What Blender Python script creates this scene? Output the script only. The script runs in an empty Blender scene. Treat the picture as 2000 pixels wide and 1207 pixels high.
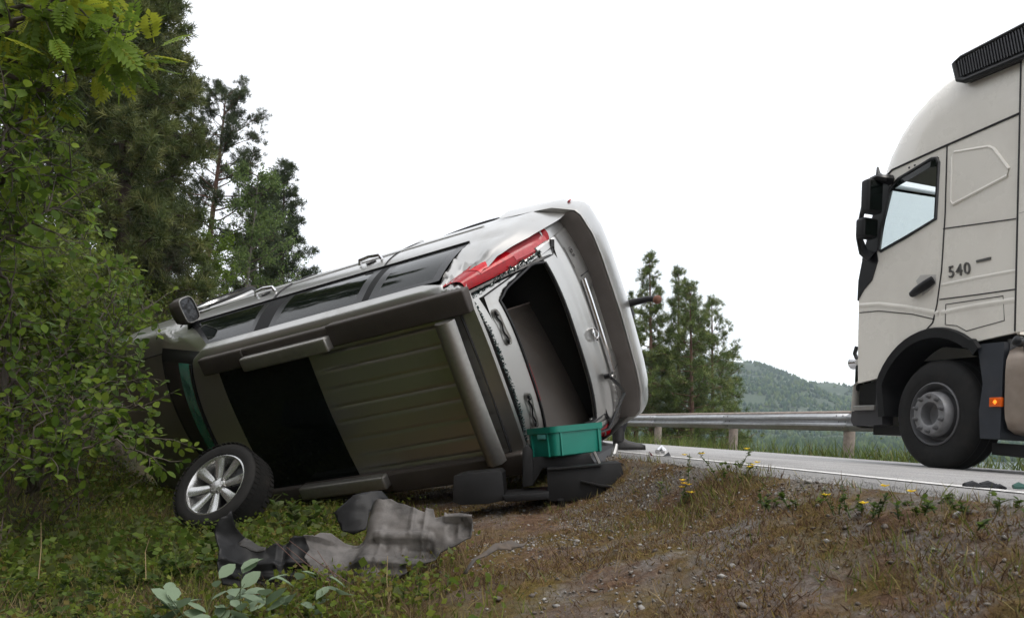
import bpy, bmesh, math, random
import numpy as np
from mathutils import Vector, Matrix, noise as mnoise
random.seed(7)
rng = np.random.default_rng(11)
sc = bpy.context.scene
col = sc.collection

# ------------------------------------------------------------------ camera
CZ = 1.0                                   # camera height above the datum
FPX = 1555.0                               # focal length in photo pixels (photo 2000 x 1207)
PITCH = math.radians(4.0)
HORIZON = 860.0
Y0 = HORIZON - FPX * math.tan(PITCH)       # row of the principal point
cam_d = bpy.data.cameras.new("camera")
cam = bpy.data.objects.new("camera", cam_d)
col.objects.link(cam)
cam.location = (0, 0, CZ)
cam.rotation_euler = (math.pi / 2 + PITCH, 0, 0)
cam_d.sensor_width = 36.0
cam_d.lens = FPX / 2000 * 36.0
cam_d.shift_y = (Y0 - 603.5) / 2000.0
cam_d.clip_start = 0.05
cam_d.clip_end = 6000
cam_d.dof.use_dof = True
cam_d.dof.focus_distance = 5.6
cam_d.dof.aperture_fstop = 8.0
sc.camera = cam

# ------------------------------------------------------------------ sky and sun (overcast)
world = bpy.data.worlds.new("World")
sc.world = world
world.use_nodes = True
wn = world.node_tree
wn.nodes.clear()
SUN_EL, SUN_AZ = math.radians(58), math.radians(150)
sky = wn.nodes.new("ShaderNodeTexSky")
sky.sky_type = 'NISHITA'
sky.sun_disc = False
sky.sun_elevation = SUN_EL
sky.sun_rotation = SUN_AZ
sky.air_density = 1.0
sky.dust_density = 4.0
bg1 = wn.nodes.new("ShaderNodeBackground"); bg1.inputs[1].default_value = 0.05
bg2 = wn.nodes.new("ShaderNodeBackground"); bg2.inputs[1].default_value = 1.22
tc = wn.nodes.new("ShaderNodeTexCoord")
nz = wn.nodes.new("ShaderNodeTexNoise"); nz.inputs["Scale"].default_value = 2.2; nz.inputs["Detail"].default_value = 5
cr = wn.nodes.new("ShaderNodeValToRGB")
cr.color_ramp.elements[0].position = 0.3; cr.color_ramp.elements[0].color = (0.80, 0.815, 0.83, 1)
cr.color_ramp.elements[1].position = 0.6; cr.color_ramp.elements[1].color = (1.0, 1.0, 1.0, 1)
addn = wn.nodes.new("ShaderNodeAddShader")
wo = wn.nodes.new("ShaderNodeOutputWorld")
wn.links.new(sky.outputs[0], bg1.inputs[0])
wn.links.new(tc.outputs["Generated"], nz.inputs["Vector"])
wn.links.new(nz.outputs[0], cr.inputs[0])
wn.links.new(cr.outputs[0], bg2.inputs[0])
wn.links.new(bg1.outputs[0], addn.inputs[0])
wn.links.new(bg2.outputs[0], addn.inputs[1])
wn.links.new(addn.outputs[0], wo.inputs[0])
sun_d = bpy.data.lights.new("sun", 'SUN')
sun_d.energy = 1.2
sun_d.angle = math.radians(30)
sun_d.color = (1.0, 0.97, 0.92)
sun = bpy.data.objects.new("sun", sun_d)
col.objects.link(sun)
sun.rotation_euler = (math.pi / 2 - SUN_EL, 0, math.pi - SUN_AZ)
sc.view_settings.view_transform = 'Standard'
sc.view_settings.look = 'None'
sc.view_settings.exposure = 0.18
sc.view_settings.gamma = 1.0
sc.cycles.max_bounces = 6
sc.cycles.transparent_max_bounces = 12
sc.cycles.volume_bounces = 1

# ------------------------------------------------------------------ frames and helpers
def ray(px, py):
    a = (px - 1000) / FPX; b = (Y0 - py) / FPX
    return np.array([a, math.cos(PITCH) - b * math.sin(PITCH), math.sin(PITCH) + b * math.cos(PITCH)])
def P(px, py, Y):
    d = ray(px, py); return np.array([0, 0, CZ]) + d * (Y / d[1])

RU = np.array([-.255, .967, .0261]); RU /= np.linalg.norm(RU)        # along the road
RL = np.array([.967, .255, -.055]); RL -= RU * (RU @ RL); RL /= np.linalg.norm(RL)   # across it, away from us
RN = np.cross(RL, RU)
RO = np.array([0, 0, CZ - .108])
def road_pt(s, lat, h=0.0):
    return RO + RU * s + RL * lat + RN * h
def ls(x, y):                               # world xy -> lat, s
    return .967 * x + .255 * y, -.255 * x + .967 * y
def smooth(a, b, x):
    t = np.clip((x - a) / (b - a), 0, 1); return t * t * (3 - 2 * t)

def vnoise(x, y, seed=0):                   # cheap smooth value noise, vectorised
    x = np.asarray(x, float); y = np.asarray(y, float)
    xi = np.floor(x).astype(np.int64); yi = np.floor(y).astype(np.int64)
    fx = x - xi; fy = y - yi
    fx = fx * fx * (3 - 2 * fx); fy = fy * fy * (3 - 2 * fy)
    def h(i, j):
        n = (i * 374761393 + j * 668265263 + seed * 1442695041) & 0x7fffffff
        n = ((n ^ (n >> 13)) * 1274126177) & 0x7fffffff
        return ((n ^ (n >> 16)) & 0xffff) / 65535.0
    return (h(xi, yi) * (1 - fx) + h(xi + 1, yi) * fx) * (1 - fy) + (h(xi, yi + 1) * (1 - fx) + h(xi + 1, yi + 1) * fx) * fy
def fbm(x, y, seed=0, oct=4):
    v = 0; a = .5
    for o in range(oct):
        v = v + a * vnoise(x * 2 ** o, y * 2 ** o, seed + o * 17); a *= .5
    return v

GL = [-60, -1.45, -1.0, -.5, .5, 1.25, 1.55, 1.76, 1.97, 2.2, 8.6, 8.95, 9.6, 12, 16, 22, 34, 60, 3000]
GH = [-.74, -.74, -.80, -.78, -.66, -.57, -.52, -.44, -.235, -.29, -.64, -.62, -.66, -1.3, -2.8, -5.2, -7.6, -10, -10]
GL2 = [-60, -1.45, -1.0, -.5, .5, 1.0, 1.4, 1.75, 1.97, 2.2]
GH2 = [-.74, -.74, -.80, -.78, -.64, -.55, -.445, -.325, -.235, -.29]
def ground_z(x, y, fine=True):
    x = np.asarray(x, float); y = np.asarray(y, float)
    lat, s = ls(x, y)
    h = np.interp(lat, GL, GH)
    gsoft = smooth(3.9, 2.5, s) * (lat < 2.2)                # away from the car the verge is flatter
    h = h * (1 - gsoft) + gsoft * np.interp(lat, GL2, GH2)
    h = h + .0261 * np.clip(s, -40, 70) * (1 - smooth(14, 30, lat))
    t = np.maximum(-(lat + 1.40) + .25 * (vnoise(s * .5, lat * 0 + 3) - .5) + np.maximum(s - 15, 0) ** 2 / 220 * (s < 60) + (s >= 60) * (45. ** 2 / 220), 0)
    t = np.maximum(t, 0)
    bank = np.where(t < 7, t * .92, 7 * .92 + (t - 7) * .38)
    bank = np.minimum(bank, 15) + .0
    w = smooth(0, .6, t)
    h = h + bank * w * smooth(1.0, -1.0, lat - np.maximum(s - 15, 0) * .12)
    h = h + (fbm(x * .35, y * .35, 5) - .5) * 1.1 * smooth(.5, 6, t)
    if fine:
        m = smooth(2.02, 1.7, lat) + smooth(9, 10, lat)
        h = h + m * ((fbm(x * 1.6, y * 1.6, 1) - .5) * .10 + (fbm(x * 9, y * 9, 2, 3) - .5) * .045 + (vnoise(x * 42, y * 42, 3) - .5) * .016)
    return h + CZ

def obj(name, me, mat=None, parent=None, **props):
    o = bpy.data.objects.new(name, me)
    col.objects.link(o)
    if mat is not None and me is not None:
        for m in (mat if isinstance(mat, (list, tuple)) else [mat]):
            me.materials.append(m)
    if parent is not None:
        o.parent = parent
    for k, v in props.items():
        o[k] = v
    return o
def thing(name, label, cat, M=None, group=None, loc=None):
    o = bpy.data.objects.new(name, None)
    col.objects.link(o)
    o.empty_display_size = .2
    if M is not None: o.matrix_world = M
    if loc is not None: o.location = loc
    o["label"] = label; o["category"] = cat
    if group: o["group"] = group
    return o
def frame(origin, fx, fy, fz):
    m = Matrix.Identity(4)
    for i in range(3):
        m[i][0] = fx[i]; m[i][1] = fy[i]; m[i][2] = fz[i]; m[i][3] = origin[i]
    return m

def fast_mesh(name, V, F, colors=None, smooth_sh=False):
    V = np.ascontiguousarray(V, dtype=np.float32); F = np.ascontiguousarray(F, dtype=np.int32)
    k = F.shape[1]
    me = bpy.data.meshes.new(name)
    me.vertices.add(len(V)); me.vertices.foreach_set("co", V.ravel())
    me.loops.add(F.size); me.loops.foreach_set("vertex_index", F.ravel())
    me.polygons.add(len(F))
    me.polygons.foreach_set("loop_start", np.arange(0, F.size, k, dtype=np.int32))
    if smooth_sh: me.polygons.foreach_set("use_smooth", np.ones(len(F), dtype=bool))
    me.update(calc_edges=True)
    if colors is not None:
        a = me.color_attributes.new("Col", 'FLOAT_COLOR', 'POINT')
        c = np.ones((len(V), 4), np.float32); c[:, :3] = colors
        a.data.foreach_set("color", c.ravel())
    return me

class MB:
    """collects polygons of one part"""
    def __init__(s): s.v = []; s.f = []
    def add(s, vs, fs):
        n = len(s.v); s.v += [tuple(map(float, q)) for q in vs]
        s.f += [tuple(i + n for i in f) for f in fs]; return s
    def box(s, c, d, R=None, taper=1.0):
        vs = []
        for z in (-1, 1):
            k = taper if z > 0 else 1
            for x, y in ((-1, -1), (1, -1), (1, 1), (-1, 1)):
                q = Vector((x * d[0] / 2 * k, y * d[1] / 2 * k, z * d[2] / 2))
                if R is not None: q = R @ q
                vs.append((c[0] + q.x, c[1] + q.y, c[2] + q.z))
        return s.add(vs, [(0, 3, 2, 1), (4, 5, 6, 7), (0, 1, 5, 4), (1, 2, 6, 5), (2, 3, 7, 6), (3, 0, 4, 7)])
    def tube(s, pts, r, n=8, caps=True):
        pts = [Vector(q) for q in pts]
        rs = r if hasattr(r, '__len__') else [r] * len(pts)
        rings = []; prev = None
        for i, q in enumerate(pts):
            t = (pts[min(i + 1, len(pts) - 1)] - pts[max(i - 1, 0)])
            if t.length < 1e-9: t = Vector((0, 0, 1))
            t.normalize()
            a = prev if prev is not None else (Vector((0, 0, 1)) if abs(t.z) < .9 else Vector((1, 0, 0)))
            a = (a - t * a.dot(t)).normalized(); prev = a
            b = t.cross(a)
            rings.append([q + (a * math.cos(2 * math.pi * k / n) + b * math.sin(2 * math.pi * k / n)) * rs[i] for k in range(n)])
        vs = [w for g in rings for w in g]
        fs = []
        for i in range(len(rings) - 1):
            for k in range(n):
                fs.append((i * n + k, i * n + (k + 1) % n, (i + 1) * n + (k + 1) % n, (i + 1) * n + k))
        if caps:
            fs.append(tuple(range(n - 1, -1, -1))); fs.append(tuple((len(rings) - 1) * n + k for k in range(n)))
        return s.add(vs, fs)
    def lathe(s, prof, n=32, axis='y', c=(0, 0, 0), closed=False):
        """prof: (along axis, radius)"""
        vs = []
        for a, r in prof:
            for k in range(n):
                t = 2 * math.pi * k / n
                if axis == 'y': vs.append((c[0] + r * math.cos(t), c[1] + a, c[2] + r * math.sin(t)))
                elif axis == 'x': vs.append((c[0] + a, c[1] + r * math.cos(t), c[2] + r * math.sin(t)))
                else: vs.append((c[0] + r * math.cos(t), c[1] + r * math.sin(t), c[2] + a))
        fs = []
        m = len(prof)
        for i in range(m - 1 + (1 if closed else 0)):
            j = (i + 1) % m
            for k in range(n):
                fs.append((i * n + k, i * n + (k + 1) % n, j * n + (k + 1) % n, j * n + k))
        return s.add(vs, fs)
    def plate(s, poly, thick, O, ex, ey, en, holes=()):
        """extruded outline: poly in (ex, ey) about O, thickness along -en"""
        bm = bmesh.new()
        es = []
        for loop in [poly] + list(holes):
            vv = [bm.verts.new(Vector(O) + Vector(ex) * a + Vector(ey) * b) for a, b in loop]
            for i in range(len(vv)): es.append(bm.edges.new((vv[i], vv[(i + 1) % len(vv)])))
        bmesh.ops.triangle_fill(bm, use_beauty=True, use_dissolve=False, edges=es, normal=Vector(en))
        r = bmesh.ops.extrude_face_region(bm, geom=bm.faces[:])
        bmesh.ops.translate(bm, vec=-Vector(en) * thick, verts=[g for g in r['geom'] if isinstance(g, bmesh.types.BMVert)])
        bmesh.ops.recalc_face_normals(bm, faces=bm.faces[:])
        bm.verts.index_update()
        s.add([v.co[:] for v in bm.verts], [[v.index for v in f.verts] for f in bm.faces])
        bm.free(); return s
    def mesh(s, name, smooth_sh=False, bevel=0, seg=2, angle=40, recalc=True):
        me = bpy.data.meshes.new(name)
        me.from_pydata(s.v, [], s.f)
        bm = bmesh.new(); bm.from_mesh(me)
        if recalc: bmesh.ops.recalc_face_normals(bm, faces=bm.faces[:])
        if bevel:
            es = [e for e in bm.edges if len(e.link_faces) == 2 and e.calc_face_angle(0) > math.radians(35)]
            bmesh.ops.bevel(bm, geom=es, offset=bevel, segments=seg, profile=.6, affect='EDGES', clamp_overlap=True)
        if smooth_sh:
            for f in bm.faces: f.smooth = True
            for e in bm.edges:
                if len(e.link_faces) == 2 and e.calc_face_angle(0) > math.radians(angle): e.smooth = False
        bm.to_mesh(me); bm.free(); me.update()
        return me
    def build(s, name, mat, parent=None, smooth_sh=False, bevel=0, seg=2, angle=40, recalc=True, **props):
        return obj(name, s.mesh(name, smooth_sh, bevel, seg, angle, recalc), mat, parent, **props)

def instances(TV, TF, pos, rot, scale):
    """template (nv,3),(nf,k) placed n times -> V, F"""
    n = len(pos); nv = len(TV)
    sc_ = scale[:, None, None] if np.ndim(scale) == 1 else scale[:, None, :]
    V = np.einsum('nij,nkj->nki', rot, TV[None] * sc_) + pos[:, None, :]
    F = TF[None] + (np.arange(n) * nv)[:, None, None]
    return V.reshape(-1, 3), F.reshape(-1, TF.shape[1])
def rot_from(zdir, yaw):
    """matrices whose 3rd column is zdir, spun by yaw"""
    z = zdir / np.linalg.norm(zdir, axis=1, keepdims=True)
    a = np.where(np.abs(z[:, 2:3]) < .9, np.array([[0, 0, 1.]]), np.array([[1., 0, 0]]))
    x = np.cross(a, z); x /= np.linalg.norm(x, axis=1, keepdims=True)
    y = np.cross(z, x)
    c, s = np.cos(yaw)[:, None], np.sin(yaw)[:, None]
    return np.stack([x * c + y * s, -x * s + y * c, z], axis=2)

# ------------------------------------------------------------------ materials
def mat(name, color, rough=.6, metal=0.0, var=0.0, vscale=8.0, bump=0.0, bscale=60.0, coat=0.0, spec=.5, attr=False, dirt=None, dscale=3.0, trans=0.0, emit=None, detail=5):
    m = bpy.data.materials.new(name); m.use_nodes = True
    nt = m.node_tree; b = nt.nodes["Principled BSDF"]; L = nt.links
    b.inputs["Roughness"].default_value = rough
    b.inputs["Metallic"].default_value = metal
    b.inputs["Coat Weight"].default_value = coat
    b.inputs["Coat Roughness"].default_value = .08
    b.inputs["Specular IOR Level"].default_value = spec
    b.inputs["Base Color"].default_value = (*color, 1)
    src = None
    tcn = nt.nodes.new("ShaderNodeTexCoord")
    if attr:
        a = nt.nodes.new("ShaderNodeAttribute"); a.attribute_name = "Col"; src = a.outputs["Color"]
    if var > 0:
        n = nt.nodes.new("ShaderNodeTexNoise"); n.inputs["Scale"].default_value = vscale; n.inputs["Detail"].default_value = detail
        L.new(tcn.outputs["Object"], n.inputs["Vector"])
        mr = nt.nodes.new("ShaderNodeMapRange")
        mr.inputs[1].default_value = .25; mr.inputs[2].default_value = .75
        mr.inputs[3].default_value = 1 - var; mr.inputs[4].default_value = 1 + var
        L.new(n.outputs[0], mr.inputs[0])
        mx = nt.nodes.new("ShaderNodeMix"); mx.data_type = 'RGBA'; mx.blend_type = 'MULTIPLY'; mx.inputs[0].default_value = 1
        if src is None: mx.inputs[6].default_value = (*color, 1)
        else: L.new(src, mx.inputs[6])
        L.new(mr.outputs[0], mx.inputs[7]); src = mx.outputs[2]
    if dirt is not None:
        n2 = nt.nodes.new("ShaderNodeTexNoise"); n2.inputs["Scale"].default_value = dscale; n2.inputs["Detail"].default_value = 8; n2.inputs["Roughness"].default_value = .65
        L.new(tcn.outputs["Object"], n2.inputs["Vector"])
        r2 = nt.nodes.new("ShaderNodeMapRange"); r2.inputs[1].default_value = dirt[3]; r2.inputs[2].default_value = dirt[4]
        r2.inputs[3].default_value = 0; r2.inputs[4].default_value = dirt[5]; r2.clamp = True
        L.new(n2.outputs[0], r2.inputs[0])
        mx = nt.nodes.new("ShaderNodeMix"); mx.data_type = 'RGBA'
        L.new(r2.outputs[0], mx.inputs[0])
        if src is None: mx.inputs[6].default_value = (*color, 1)
        else: L.new(src, mx.inputs[6])
        mx.inputs[7].default_value = (*dirt[:3], 1); src = mx.outputs[2]
        rr = nt.nodes.new("ShaderNodeMapRange"); rr.inputs[3].default_value = rough; rr.inputs[4].default_value = max(rough, .7)
        L.new(r2.outputs[0], rr.inputs[0]); L.new(rr.outputs[0], b.inputs["Roughness"])
    if src is not None: L.new(src, b.inputs["Base Color"])
    if bump > 0:
        n = nt.nodes.new("ShaderNodeTexNoise"); n.inputs["Scale"].default_value = bscale; n.inputs["Detail"].default_value = 4
        L.new(tcn.outputs["Object"], n.inputs["Vector"])
        bp = nt.nodes.new("ShaderNodeBump"); bp.inputs["Strength"].default_value = bump; bp.inputs["Distance"].default_value = .01
        L.new(n.outputs[0], bp.inputs["Height"]); L.new(bp.outputs[0], b.inputs["Normal"])
    if trans > 0:
        tr = nt.nodes.new("ShaderNodeBsdfTranslucent")
        ms = nt.nodes.new("ShaderNodeMixShader"); ms.inputs[0].default_value = trans
        if src is not None: L.new(src, tr.inputs[0])
        else: tr.inputs[0].default_value = (*color, 1)
        L.new(b.outputs[0], ms.inputs[1]); L.new(tr.outputs[0], ms.inputs[2])
        L.new(ms.outputs[0], nt.nodes["Material Output"].inputs[0])
    if emit:
        b.inputs["Emission Color"].default_value = (*emit[:3], 1); b.inputs["Emission Strength"].default_value = emit[3]
    return m
M = {}
M['silver'] = mat('silver_metallic_paint', (.46, .455, .44), .32, .88, coat=.35, dirt=(.24, .21, .17, .52, .85, .45), dscale=2.5, bump=.015, bscale=900)
M['white_paint'] = mat('cream_truck_paint', (.79, .755, .68), .26, 0, coat=.5, dirt=(.46, .41, .35, .46, .95, .55), dscale=1.4)
M['black_plastic'] = mat('black_plastic', (.009, .009, .0095), .5, var=.3, bump=.06, bscale=400, spec=.28, dirt=(.035, .032, .03, .55, .9, .5), dscale=5)
M['black_trim'] = mat('black_trim', (.008, .008, .009), .30)
M['dark_rail'] = mat('rail_plastic', (.050, .042, .037), .55, var=.15, bump=.05, bscale=500)
M['bare_metal'] = mat('satin_aluminium', (.34, .33, .31), .38, .8, var=.1, vscale=30)
M['chrome'] = mat('chrome', (.72, .72, .73), .13, 1)
M['rubber'] = mat('tyre_rubber', (.013, .0125, .012), .75, spec=.25, var=.25, vscale=14, bump=.15, bscale=160, dirt=(.04, .035, .03, .5, .85, .6), dscale=6)
M['alloy'] = mat('alloy_rim', (.60, .60, .59), .26, .9, var=.08, dirt=(.12, .10, .08, .55, .9, .5), dscale=9)
M['glass_dark'] = mat('tinted_glass', (.004, .006, .005), .05, 0, spec=.24, dirt=(.035, .03, .028, .58, .9, .3), dscale=14)
M['glass_teal'] = mat('teal_glass_strip', (.03, .36, .29), .12, 0, spec=.35, dirt=(.005, .05, .042, .46, .7, .9), dscale=5)
M['interior'] = mat('interior_cloth', (.012, .011, .010), .85, var=.3)
M['interior_panel'] = mat('load_cover_panel', (.050, .042, .036), .45, var=.15, vscale=5)
M['red_lens'] = mat('red_lens', (.34, .004, .010), .22, 0, coat=.15, spec=.3, var=.25, vscale=22)
M['sky_sheen_lens'] = mat('sky_sheen_red_lens', (.50, .09, .10), .22, 0, coat=.15, spec=.3, var=.15, vscale=40)  # pale pink: sky reflection put into the lens colour
M['shard'] = mat('broken_glass_crumbs', (.035, .06, .058), .12, 0, var=.6, vscale=60)
M['grey_plastic'] = mat('grey_underbody_plastic', (.115, .105, .098), .52, var=.16, vscale=12, bump=.10, bscale=160, spec=.4, dirt=(.016, .015, .014, .46, .62, .92), dscale=3.2)
M['crate'] = mat('green_crate_plastic', (.008, .17, .125), .38, var=.08, bump=.02, bscale=300)
M['crate_in'] = mat('pale_inner_plastic', (.12, .42, .40), .4)
M['zinc'] = mat('galvanised_steel', (.36, .37, .38), .42, .75, var=.18, vscale=9, dirt=(.30, .27, .24, .5, .85, .5), dscale=3)
M['zinc_dusty'] = mat('dusty_steel_edge', (.34, .28, .24), .7, .2, var=.25, vscale=12)
M['wood_post'] = mat('weathered_wood_post', (.25, .21, .18), .85, var=.3, vscale=18, bump=.3, bscale=60)
M['hub_grey'] = mat('grey_painted_steel', (.10, .10, .103), .5, .2, var=.2, vscale=12, dirt=(.10, .085, .07, .5, .85, .5), dscale=7)
M['orange'] = mat('orange_marker', (.75, .12, .01), .2, 0, coat=.5)
M['orange_lit'] = mat('orange_marker_lit', (.9, .25, .02), .3, 0, emit=(1.0, .22, .02, 1.6))
M['tank'] = mat('fuel_tank', (.34, .28, .23), .42, .5, var=.12, dirt=(.16, .11, .08, .45, .8, .6), dscale=3)
M['step_shade'] = mat('painted_step_shade', (.105, .092, .084), .6, var=.15, bump=.05, bscale=300, spec=.3)  # brown-grey tone stands in for shade on the silver bumper shelf
M['badge'] = mat('badge_grey', (.16, .155, .15), .3, .6)
M['seam'] = mat('panel_gap', (.02, .019, .02), .7)
M['rust'] = mat('rusty_steel', (.16, .07, .045), .75, .2, var=.3, vscale=40)
M['cloth_dark'] = mat('dark_workwear', (.014, .015, .018), .9, var=.3, vscale=30, bump=.3, bscale=200)
M['skin'] = mat('skin', (.45, .27, .20), .5)
M['boot'] = mat('black_leather', (.013, .012, .012), .5, bump=.2, bscale=120)
M['wood_brown'] = mat('varnished_wood', (.14, .05, .022), .5, var=.3, vscale=12)
M['bark_pine'] = mat('pine_bark', (.13, .072, .05), .9, var=.4, vscale=6, bump=.6, bscale=20)
M['bark_dark'] = mat('dark_pine_bark', (.05, .034, .026), .95, var=.4, vscale=6, bump=.6, bscale=20)
M['bark_grey'] = mat('grey_bark', (.13, .115, .10), .9, var=.4, vscale=8, bump=.5, bscale=25)
M['twig'] = mat('twig', (.085, .07, .055), .85, var=.3, vscale=30)
M['leaf'] = mat('broad_leaf', (.08, .15, .02), .5, attr=True, trans=.5, spec=.2)
M['needle'] = mat('pine_needles', (.04, .07, .02), .6, attr=True, trans=.2, spec=.3)
M['grass'] = mat('grass_blades', (.1, .14, .03), .6, attr=True, trans=.3, spec=.25)
M['stone'] = mat('gravel_stone', (.25, .23, .21), .85, attr=True, var=.2, vscale=60)
M['petal'] = mat('yellow_petal', (.90, .62, .015), .5, trans=.3)
M['fur_leaf'] = mat('downy_leaf', (.20, .27, .17), .7, var=.12, vscale=40, trans=.3)
# ------------------------------------------------------------------ ground sheet
def axis(knots):
    out = []
    for (a, b, st) in knots:
        out += list(np.arange(a, b - 1e-6, st))
    out.append(knots[-1][1]); return np.array(out)
la = axis([(-900, -120, 60), (-120, -30, 6), (-30, -8, .7), (-8, -3, .2), (-3, 2.1, .028), (2.1, 9, .9), (9, 16, .25), (16, 40, 2), (40, 200, 20), (200, 1400, 100)])
sa = axis([(-900, -100, 80), (-100, -8, 6), (-8, .6, .3), (.6, 5.2, .028), (5.2, 9, .06), (9, 30, .35), (30, 80, 1.5), (80, 300, 15), (300, 1500, 100)])
LA, SA = np.meshgrid(la, sa)
GX = .967 * LA - .255 * SA; GY = .255 * LA + .967 * SA
GZ = ground_z(GX, GY)
V = np.stack([GX, GY, GZ], -1).reshape(-1, 3)
nl = len(la); ns_ = len(sa)
idx = np.arange(nl * ns_).reshape(ns_, nl)
F = np.stack([idx[:-1, :-1], idx[:-1, 1:], idx[1:, 1:], idx[1:, :-1]], -1).reshape(-1, 4)
lat_, s_ = LA.ravel(), SA.ravel()
# ground kind: r = green plant litter, g = gravel share, b = heath (purple-brown bank)
gr = smooth(.9, -.4, lat_ + .35 * (fbm(V[:, 0] * 1.1, V[:, 1] * 1.1, 9) - .5) * 2)
gv = .85 * smooth(.3, 1.3, lat_ - .14 * (s_ - 2.5) + .9 * (fbm(V[:, 0] * 1.3, V[:, 1] * 1.3, 21) - .5) * 2) * (lat_ < 3)
gb = smooth(-1.4, -2.2, lat_ + 0.1 * np.maximum(s_ - 15, 0) * 0)
grass_far = smooth(8.8, 9.5, lat_)
gme = fast_mesh('ground', V, F, np.stack([np.clip(gr + grass_far, 0, 1), gv, gb], 1), True)
gm = bpy.data.materials.new('verge_soil'); gm.use_nodes = True
nt = gm.node_tree; L = nt.links; B = nt.nodes["Principled BSDF"]; B.inputs["Roughness"].default_value = .95; B.inputs["Specular IOR Level"].default_value = .15
geo = nt.nodes.new("ShaderNodeNewGeometry"); at = nt.nodes.new("ShaderNodeAttribute"); at.attribute_name = "Col"
sep = nt.nodes.new("ShaderNodeSeparateColor"); L.new(at.outputs["Color"], sep.inputs[0])
def gnoise(scale, det=6, rough=.6):
    n = nt.nodes.new("ShaderNodeTexNoise"); n.inputs["Scale"].default_value = scale; n.inputs["Detail"].default_value = det; n.inputs["Roughness"].default_value = rough
    L.new(geo.outputs["Position"], n.inputs["Vector"]); return n.outputs[0]
def gramp(fac, stops):
    r = nt.nodes.new("ShaderNodeValToRGB"); el = r.color_ramp.elements
    el[0].position, el[0].color = stops[0][0], (*stops[0][1], 1); el[1].position, el[1].color = stops[-1][0], (*stops[-1][1], 1)
    for p_, c_ in stops[1:-1]:
        e = el.new(p_); e.color = (*c_, 1)
    L.new(fac, r.inputs[0]); return r.outputs[0]
def gmix(f, a, b):
    m = nt.nodes.new("ShaderNodeMix"); m.data_type = 'RGBA'; L.new(f, m.inputs[0]); L.new(a, m.inputs[6]); L.new(b, m.inputs[7]); return m.outputs[2]
def gmath(op, a, b, clamp=False):
    m = nt.nodes.new("ShaderNodeMath"); m.operation = op; m.use_clamp = clamp
    for i, q in enumerate((a, b)):
        if isinstance(q, (int, float)): m.inputs[i].default_value = q
        else: L.new(q, m.inputs[i])
    return m.outputs[0]
soil = gramp(gnoise(26, 8, .75), [(.3, (.034, .021, .014)), (.5, (.12, .072, .046)), (.7, (.23, .155, .10))])
moss = gramp(gnoise(33, 8, .75), [(.3, (.040, .030, .010)), (.52, (.13, .092, .026)), (.72, (.24, .165, .06))])
grav = gramp(gnoise(55, 8, .75), [(.3, (.06, .052, .046)), (.5, (.17, .155, .14)), (.68, (.33, .315, .30))])
green = gramp(gnoise(20, 8, .7), [(.3, (.018, .020, .008)), (.55, (.05, .06, .016)), (.75, (.10, .10, .035))])
heath = gramp(gnoise(9, 9, .75), [(.3, (.030, .020, .018)), (.5, (.085, .058, .052)), (.7, (.12, .11, .055))])
mossf = gramp(gnoise(2.3, 5, .6), [(.44, (0, 0, 0)), (.60, (1, 1, 1))])
c = gmix(mossf, soil, moss)
gf = gmath('MULTIPLY', sep.outputs[1], gramp(gnoise(3.7, 6, .65), [(.44, (0, 0, 0)), (.60, (1, 1, 1))]))
c = gmix(gf, c, grav)
c = gmix(gmath('MULTIPLY', sep.outputs[0], gramp(gnoise(4, 5, .6), [(.25, (.3, .3, .3)), (.5, (1, 1, 1))])), c, green)
c = gmix(sep.outputs[2], c, heath)
L.new(c, B.inputs["Base Color"])
bp = nt.nodes.new("ShaderNodeBump"); bp.inputs["Strength"].default_value = .9; bp.inputs["Distance"].default_value = .02
L.new(gnoise(70, 6, .7), bp.inputs["Height"]); L.new(bp.outputs[0], B.inputs["Normal"])
obj('ground', gme, gm, kind='structure')

# ------------------------------------------------------------------ road
def asphalt():
    m = bpy.data.materials.new('asphalt'); m.use_nodes = True
    nt = m.node_tree; L = nt.links; b = nt.nodes["Principled BSDF"]; b.inputs["Roughness"].default_value = .8
    geo = nt.nodes.new("ShaderNodeNewGeometry")
    n1 = nt.nodes.new("ShaderNodeTexNoise"); n1.inputs["Scale"].default_value = 130; n1.inputs["Detail"].default_value = 3
    n2 = nt.nodes.new("ShaderNodeTexNoise"); n2.inputs["Scale"].default_value = 1.3; n2.inputs["Detail"].default_value = 6
    for n in (n1, n2): L.new(geo.outputs["Position"], n.inputs["Vector"])
    r = nt.nodes.new("ShaderNodeValToRGB"); r.color_ramp.elements[0].position = .32; r.color_ramp.elements[0].color = (.15, .147, .147, 1)
    r.color_ramp.elements[1].position = .70; r.color_ramp.elements[1].color = (.46, .45, .44, 1)
    L.new(n1.outputs[0], r.inputs[0])
    mr = nt.nodes.new("ShaderNodeMapRange"); mr.inputs[1].default_value = .3; mr.inputs[2].default_value = .7; mr.inputs[3].default_value = .8; mr.inputs[4].default_value = 1.2
    L.new(n2.outputs[0], mr.inputs[0])
    mx = nt.nodes.new("ShaderNodeMix"); mx.data_type = 'RGBA'; mx.blend_type = 'MULTIPLY'; mx.inputs[0].default_value = 1
    L.new(r.outputs[0], mx.inputs[6]); L.new(mr.outputs[0], mx.inputs[7]); L.new(mx.outputs[2], b.inputs["Base Color"])
    bp = nt.nodes.new("ShaderNodeBump"); bp.inputs["Strength"].default_value = .5; bp.inputs["Distance"].default_value = .006
    L.new(n1.outputs[0], bp.inputs["Height"]); L.new(bp.outputs[0], b.inputs["Normal"])
    return m
M['asphalt'] = asphalt()
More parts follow.
